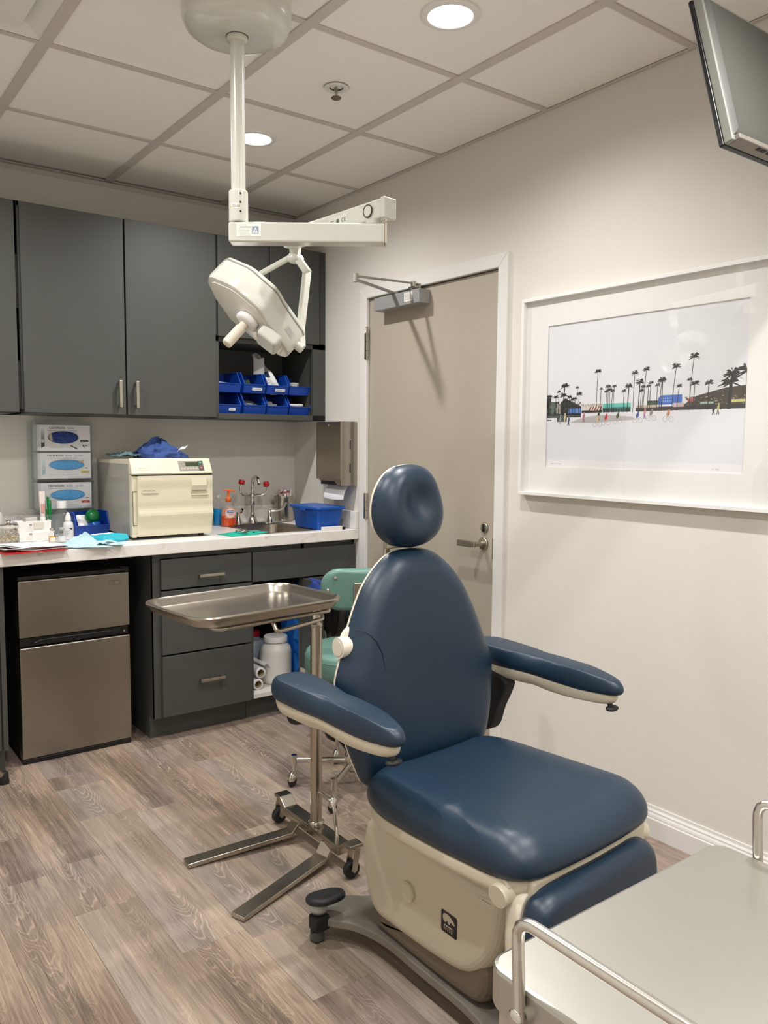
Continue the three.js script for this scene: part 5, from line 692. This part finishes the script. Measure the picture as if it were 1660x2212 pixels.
  part('tub', loft([rg(.125, .225, .001), rg(.13, .23, .004), rg(.152, .262, .098), rg(.162, .272, .1), rg(.162, .272, .103)], true, true, .5), M.tubBlue, t); part('lid', loft([rg(.158, .268, .1), rg(.172, .286, .1025), rg(.174, .288, .108), rg(.172, .286, .1125), rg(.16, .27, .1145), rg(.15, .26, .1125), rg(.04, .1, .1125, .01)], true, true, .5), M.tubBlue, t); part('clip', [rbox(.012, .02, .05, .003, -.084, .1, 0), rbox(.012, .02, .05, .003, .084, .1, 0)], M.tubBlue, t);
  t = thing('small_box', 'flat white box lying in front of the blue tub', 'box', [-.147, TOP, .613]); part('box', rbox(.11, .018, .022, .0015, 0, .0095, 0), M.white, t); part('printed_end', bb(.0552, .057, .001, .0175, -.01, .01), M.paper, t); t = thing('battery_cap', 'tiny black capped piece at the end of the white box', 'cap', [-.078, TOP, .612]); part('body', [rbox(.018, .013, .014, .002, 0, .0072, 0)], M.black, t); part('tip', rbox(.006, .006, .006, .001, .001, .0168, 0), M.silverPlastic, t);
  t = thing('rubber_gloves', 'crumpled teal green glove lying at the front of the sink', 'glove', [-.615, TOP, .53], .1); part('palm', crumple(30, 24, (u, v) => { const e = Math.sin(u * Math.PI) * Math.sin(v * Math.PI); return [(u - .5) * .15, .0025 + .022 * Math.abs(noise(u * 3.5, v * 3, 21)) * e * 1.4 + .004 * e, (v - .5) * .11 + .02 * noise(u * 2, v, 4)]; }), M.aqua, t); for (let i = 0; i < 3; i++) part('finger', crumple(14, 6, (u, v) => [.07 + u * .07, .004 + .006 * Math.sin(v * 3.14) * (1 - u * .5), (v - .5) * .024 + i * .028 - .03 + .01 * noise(u * 2 + i, 1, 5)]), M.aqua, t);
  t = thing('scissors', 'dark steel scissors lying on the teal glove', 'scissors', [-.575, TOP + .0155, .55], .2); part('blade', [beam([-.02, .003, 0], [.05, .002, .012], .008, .0025), beam([-.02, .003, .004], [.05, .002, -.004], .008, .0025)], M.steelSoft, t); for (const z of [-.012, .018]) part('finger_loop', new THREE.TorusGeometry(.014, .0028, 8, 26).scale(1.3, 1, 1).rotateX(Math.PI / 2).translate(-.038, .004, z), M.steelSoft, t);
}
{ const t = thing('towel_dispenser', 'stainless paper towel dispenser with a lock on the wall beside the door', 'dispenser', [0, .043, .515]);
  part('cabinet', [sideways([[-.115, 1.105], [-.125, 1.155], [-.125, 1.378], [.106, 1.378], [.106, 1.06], [.07, 1.06], [.04, 1.08], [-.1, 1.08]], -.096, -.002, .003)], M.steelSoft, t);
  part('front_door', bb(-.1, -.0955, 1.088, 1.376, -.124, .104, .002), M.steel, t); part('lock', [T(lathe([[0, 0], [.006, 0], [.006, .003], [0, .004]], 18).rotateZ(Math.PI / 2), -.1, 1.362, -.005)], M.chrome, t);
  for (const y of [1.125, 1.24]) part('sight_slot', bb(-.048, -.041, y, y + .046, .1055, .1068, .0008), M.black, t);
  part('throat', bb(-.092, -.008, 1.062, 1.088, -.09, .068), M.blackMatt, t);
  const s = thing('paper_towel', 'white paper towel hanging out of the steel dispenser', 'paper towel', [-.05, .043, .515]); part('sheet', (() => { const g = crumple(24, 10, (u, v) => [-.012 * Math.sin(v * 2.5) - .03 * v + .01, 1.068 - v * .075 - .006 * Math.sin(u * 3), (u - .5) * .185 + .004 * v], .0006); return g; })(), M.paper, s); }
// bins on the open shelf
{ const B = [['leftmost in the upper row of the open shelf', -.535, 1.5605, 0, 0], ['second from left in the upper row, with a white label', -.4, 1.5605, .03, 1], ['third in the upper row, holding a tall printed pouch', -.263, 1.5605, -.04, 1], ['rightmost in the upper row, holding small boxes', -.137, 1.5605, 0, 0], ['leftmost in the lower row, with a short white label', -.535, 1.4565, 0, 2], ['second from left in the lower row, full of tubing', -.397, 1.4565, 0, 0], ['third in the lower row, holding clear packets', -.267, 1.4565, 0, 0], ['rightmost in the lower row, holding folded white gauze', -.137, 1.4565, 0, 0]];
  const lm = s => printMat(canvasTex(160, 40, (x, w, h) => { x.fillStyle = '#e3e5ea'; x.fillRect(0, 0, w, h); x.fillStyle = '#6a7286'; x.font = 'bold 18px sans-serif'; for (let i = 0; i < (s ? 12 : 8); i++) x.fillRect(14 + i * 11, 14 + (i % 2) * 2, 7, 12); }), .6); const l1 = lm(1), l2 = lm(0);
  for (const [w, x, y, rot, lab] of B) { const t = thing('storage_bin', 'blue stacking bin ' + w, 'bin', [x, y, .20], rot, 'blue bins on the open shelf'); const f = hopperBin(t, .121, .19, .098); if (lab) { const g = new THREE.PlaneGeometry(lab === 1 ? .056 : .036, .014); g.rotateX(.28); part('bin_label', T(g, .012, .02, .0925), lab === 1 ? l1 : l2, f); } }
  let t = thing('printed_pouch', 'tall printed white and clear plastic pouch leaning out of a blue bin', 'pouch', [-.29, 1.566, .215]); const pm = printMat(canvasTex(128, 256, (x, w, h) => { x.fillStyle = '#d9d9d6'; x.fillRect(0, 0, w, h); x.fillStyle = '#8b8d8c'; x.fillRect(0, 0, w, 110); x.fillStyle = '#b5b7b5'; x.fillRect(20, 4, 34, 100); x.fillStyle = '#1b2c47'; x.beginPath(); x.moveTo(24, 116); x.lineTo(104, 108); x.lineTo(96, 146); x.lineTo(64, 154); x.lineTo(30, 146); x.fill(); x.fillStyle = '#8f9396'; for (let i = 0; i < 8; i++) x.fillRect(16 + (i * 31) % 60, 172 + i * 9, 34, 4); }), .4);
  part('pouch', crumple(14, 26, (u, v) => [(u - .5) * (.05 + .035 * v) - .05 * (1 - v) + .035 * v, (1 - v) * .2 + .008 * noise(u * 3, v * 4, 2), -.03 + .085 * v + .012 * noise(u * 3 + 5, v * 3, 6)]), pm, t); part('clear_flap', crumple(8, 10, (u, v) => [-.075 + u * .05, .1 + (1 - v) * .08 + .01 * noise(u * 2, v * 2, 3), .0 + .02 * u]), M.frost, t);
  t = thing('gauze_stack', 'folded white gauze pads in the lower right blue bin', 'gauze', [-.14, 1.4615, .2]); for (let i = 0; i < 4; i++) part('pad', rbox(.085, .013, .1, .004, -.006 + .005 * (i % 2), .0075 + i * .0136, .01), M.paper, t);
  t = thing('tubing_bag', 'clear bag of coiled tubing in the lower blue bin', 'bag', [-.397, 1.4615, .21]); for (let i = 0; i < 5; i++) part('coil', new THREE.TorusGeometry(.03 - .003 * i, .003, 8, 36).rotateX(1.2 + .2 * i).translate(.004 * i - .01, .036 + .004 * i, .01), M.frost, t); part('bag', crumple(14, 10, (u, v) => [(u - .5) * .08, .012 + .05 * Math.sin(v * 2.2) + .012 * noise(u * 4, v * 4, 5), .06 - v * .09]), M.clear, t);
  t = thing('clear_packets', 'clear sterile packets in the third lower blue bin', 'packet', [-.268, 1.4615, .2]); part('packet', crumple(10, 12, (u, v) => [-.04 + u * .04, .008 + (1 - v) * .055, .03 + .025 * v + .006 * noise(u * 4, v * 3, 4)]), M.frost, t); part('packet', crumple(10, 12, (u, v) => [u * .042, .008 + (1 - v) * .045, .0 + .02 * v + .006 * noise(u * 4, v * 3, 9)]), M.paper, t);
  t = thing('medicine_box', 'small white and navy carton standing in the upper right blue bin', 'box', [-.155, 1.5655, .22], .1); part('carton', rbox(.04, .062, .02, .001, .028, .0315, 0), std(0xd4d4d0, .6), t); part('navy_panel', bb(-.03, .004, .002, .045, .002, .016, .001), std(0x172a6a, .5), t); part('printed_band', bb(.038, .044, .006, .056, .0101, .0106), M.grey, t);
  t = thing('gauze_roll', 'pale paper edge lying in the upper left blue bin', 'paper', [-.56, 1.5655, .22]); part('roll', rod([-.024, .036, .02], [.02, .03, .05], .011, 18), M.paper, t); part('core', rod([.019, .0302, .0493], [.0206, .03, .0505], .006, 14), M.grey, t);
  t = thing('green_packet', 'dark green packet lying in the second upper blue bin', 'packet', [-.42, 1.5655, .2]); part('pouch', crumple(10, 10, (u, v) => [(u - .5) * .07, .012 + .05 * (1 - v) + .008 * noise(u * 4, v * 4, 3), .05 * v]), std(0x24382a, .5), t); }
// inside the sink cabinet
{ let t = thing('plastic_jar', 'large translucent white jar with a screw lid in the sink cabinet', 'jar', [-.374, .1265, .45]);
  part('jar', lathe([[0, .001], [.072, .001], [.078, .006], [.079, .02], [.079, .155], [.074, .175], [.06, .19], [.055, .195], [.055, .205], [0, .205]], 44), std(0xdfddd6, .4), t); part('contents', lathe([[0, .004], [.074, .004], [.075, .13], [0, .135]], 36), std(0xd7d0c0, .8), t); part('lid', lathe([[.0, .2], [.058, .2], [.059, .205], [.059, .226], [.056, .23], [0, .231]], 44), M.white, t);
  t = thing('paper_roll', 'white exam paper roll lying on top of another roll', 'paper roll', [-.505, .2075, .41], 0, 'exam paper rolls'); const roll = (t, y) => { part('roll', [lathe([[.0175, -.13], [.026, -.13], [.0268, -.125], [.0268, .125], [.026, .13], [.0175, .13]], 40).rotateX(Math.PI / 2)], M.paper, t); part('core', lathe([[.0165, -.131], [.0185, -.131], [.0185, .131], [.0165, .131]], 30).rotateX(Math.PI / 2), std(0xb9a98c, .8), t); };
  roll(t); part('loose_end', crumple(10, 6, (u, v) => [.024 + u * .035, .03 - .04 * u + .03 * Math.sin(u * 2.4), -.12 + v * .24]), M.paper, t);
  t = thing('paper_roll', 'white exam paper roll lying on the cabinet shelf under another', 'paper roll', [-.519, .1535, .41], 0, 'exam paper rolls'); roll(t);
  t = thing('red_cap_jug', 'pale plastic jug with a red cap behind the white jar', 'jug', [-.405, .1265, .285]); part('jug', loft([.001, .006, .13, .17, .19, .2].map((y, k) => ringXZ(rrect([.12, .126, .126, .1, .05, .045][k], [.12, .126, .126, .1, .05, .045][k], [.02, .022, .025, .03, .022, .02][k], 5), y)), true, true, .5), phys(0xaab4bf, .4, { transmission: .25, thickness: 0 }), t); part('cap', lathe([[0, .198], [.027, .198], [.028, .201], [.028, .222], [.025, .225], [0, .225]], 30), M.red, t); part('grip', bent([[.04, .17, -.02], [.075, .16, -.02], [.075, .08, -.02], [.06, .07, -.02]], .009, .02, 40), phys(0xaab4bf, .4), t);
  t = thing('surgical_drape', 'bright blue crumpled drape bundle stuffed in the sink cabinet', 'drape', [-.215, .1265, .4]);
  const g = new THREE.SphereGeometry(1, 64, 48), p = g.attributes.position; for (let i = 0; i < p.count; i++) { const x = p.getX(i), y = p.getY(i), z = p.getZ(i), f = 1 + .3 * noise(x * 2, y * 3, z * 2 + 4) + .3 * (1 - 2 * Math.abs(noise(x * 3 + 5, y * 5 + z * 2, z * 3))); p.setXYZ(i, Math.min(.06, Math.max(-.06, x * .075 * f)), Math.max(.002, .2 + y * .2 * f), z * .1 * f); } g.deleteAttribute('normal'); part('drape', toCreasedNormals(mergeVertices(g), .9), M.drape, t); part('loose_corner', crumple(16, 16, (u, v) => [-.075 + u * .1, .31 - v * .1 - u * .03, .09 + .02 * Math.sin(u * 5) + .012 * noise(u * 3, v * 3, 8)]), M.drape, t);
  t = thing('pink_pouch', 'pale pink plastic pouch above the jugs in the sink cabinet', 'pouch', [-.4, .36, .22]); part('pouch', crumple(16, 14, (u, v) => [(u - .5) * .2, .1 * (1 - v) + .03 * u - .01 + .012 * noise(u * 3, v * 3, 2), .02 + .03 * v + .02 * noise(u * 3, v * 3, 7)]), phys(0x9a7f86, .4, { transmission: .2, thickness: 0 }), t); part('seal', crumple(10, 3, (u, v) => [(u - .5) * .2, .1 + .03 * u - .008 - .012 * v, .03 + .02 * noise(u * 3, 0, 7)]), M.grey, t);
  t = thing('red_bag', 'dark red biohazard bag at the back of the sink cabinet', 'bag', [-.42, .42, .12]); part('bag', crumple(16, 16, (u, v) => [(u - .5) * .26, .14 - v * .24, .01 + .03 * noise(u * 3, v * 3, 5)]), std(0x5a0d10, .5), t); part('knot', T(new THREE.SphereGeometry(.02, 16, 10).scale(1.5, .8, .8), 0, .15, .015), std(0x5a0d10, .5), t);
  t = thing('blue_towel', 'folded navy blue cloth hanging over the open cabinet door', 'cloth', [-.302, .663, .75]); part('cloth', crumple(14, 22, (u, v) => { const s = (v - .5) * 2; return [s * .018 + (Math.abs(s) > .5 ? Math.sign(s) * .006 * noise(u * 3, v * 3, 2) : 0), .006 - .075 * Math.max(0, Math.abs(s) - .35) , (u - .5) * .17]; }), std(0x28408c, .8), t); part('hem', [rod([-.0185, -.044, -.085], [-.0185, -.044, .085], .003, 8)], std(0x22387c, .8), t);
}
scene.traverse(o => { if (o.isMesh) { o.castShadow = true; o.receiveShadow = true; } });
renderer.render(scene, camera);
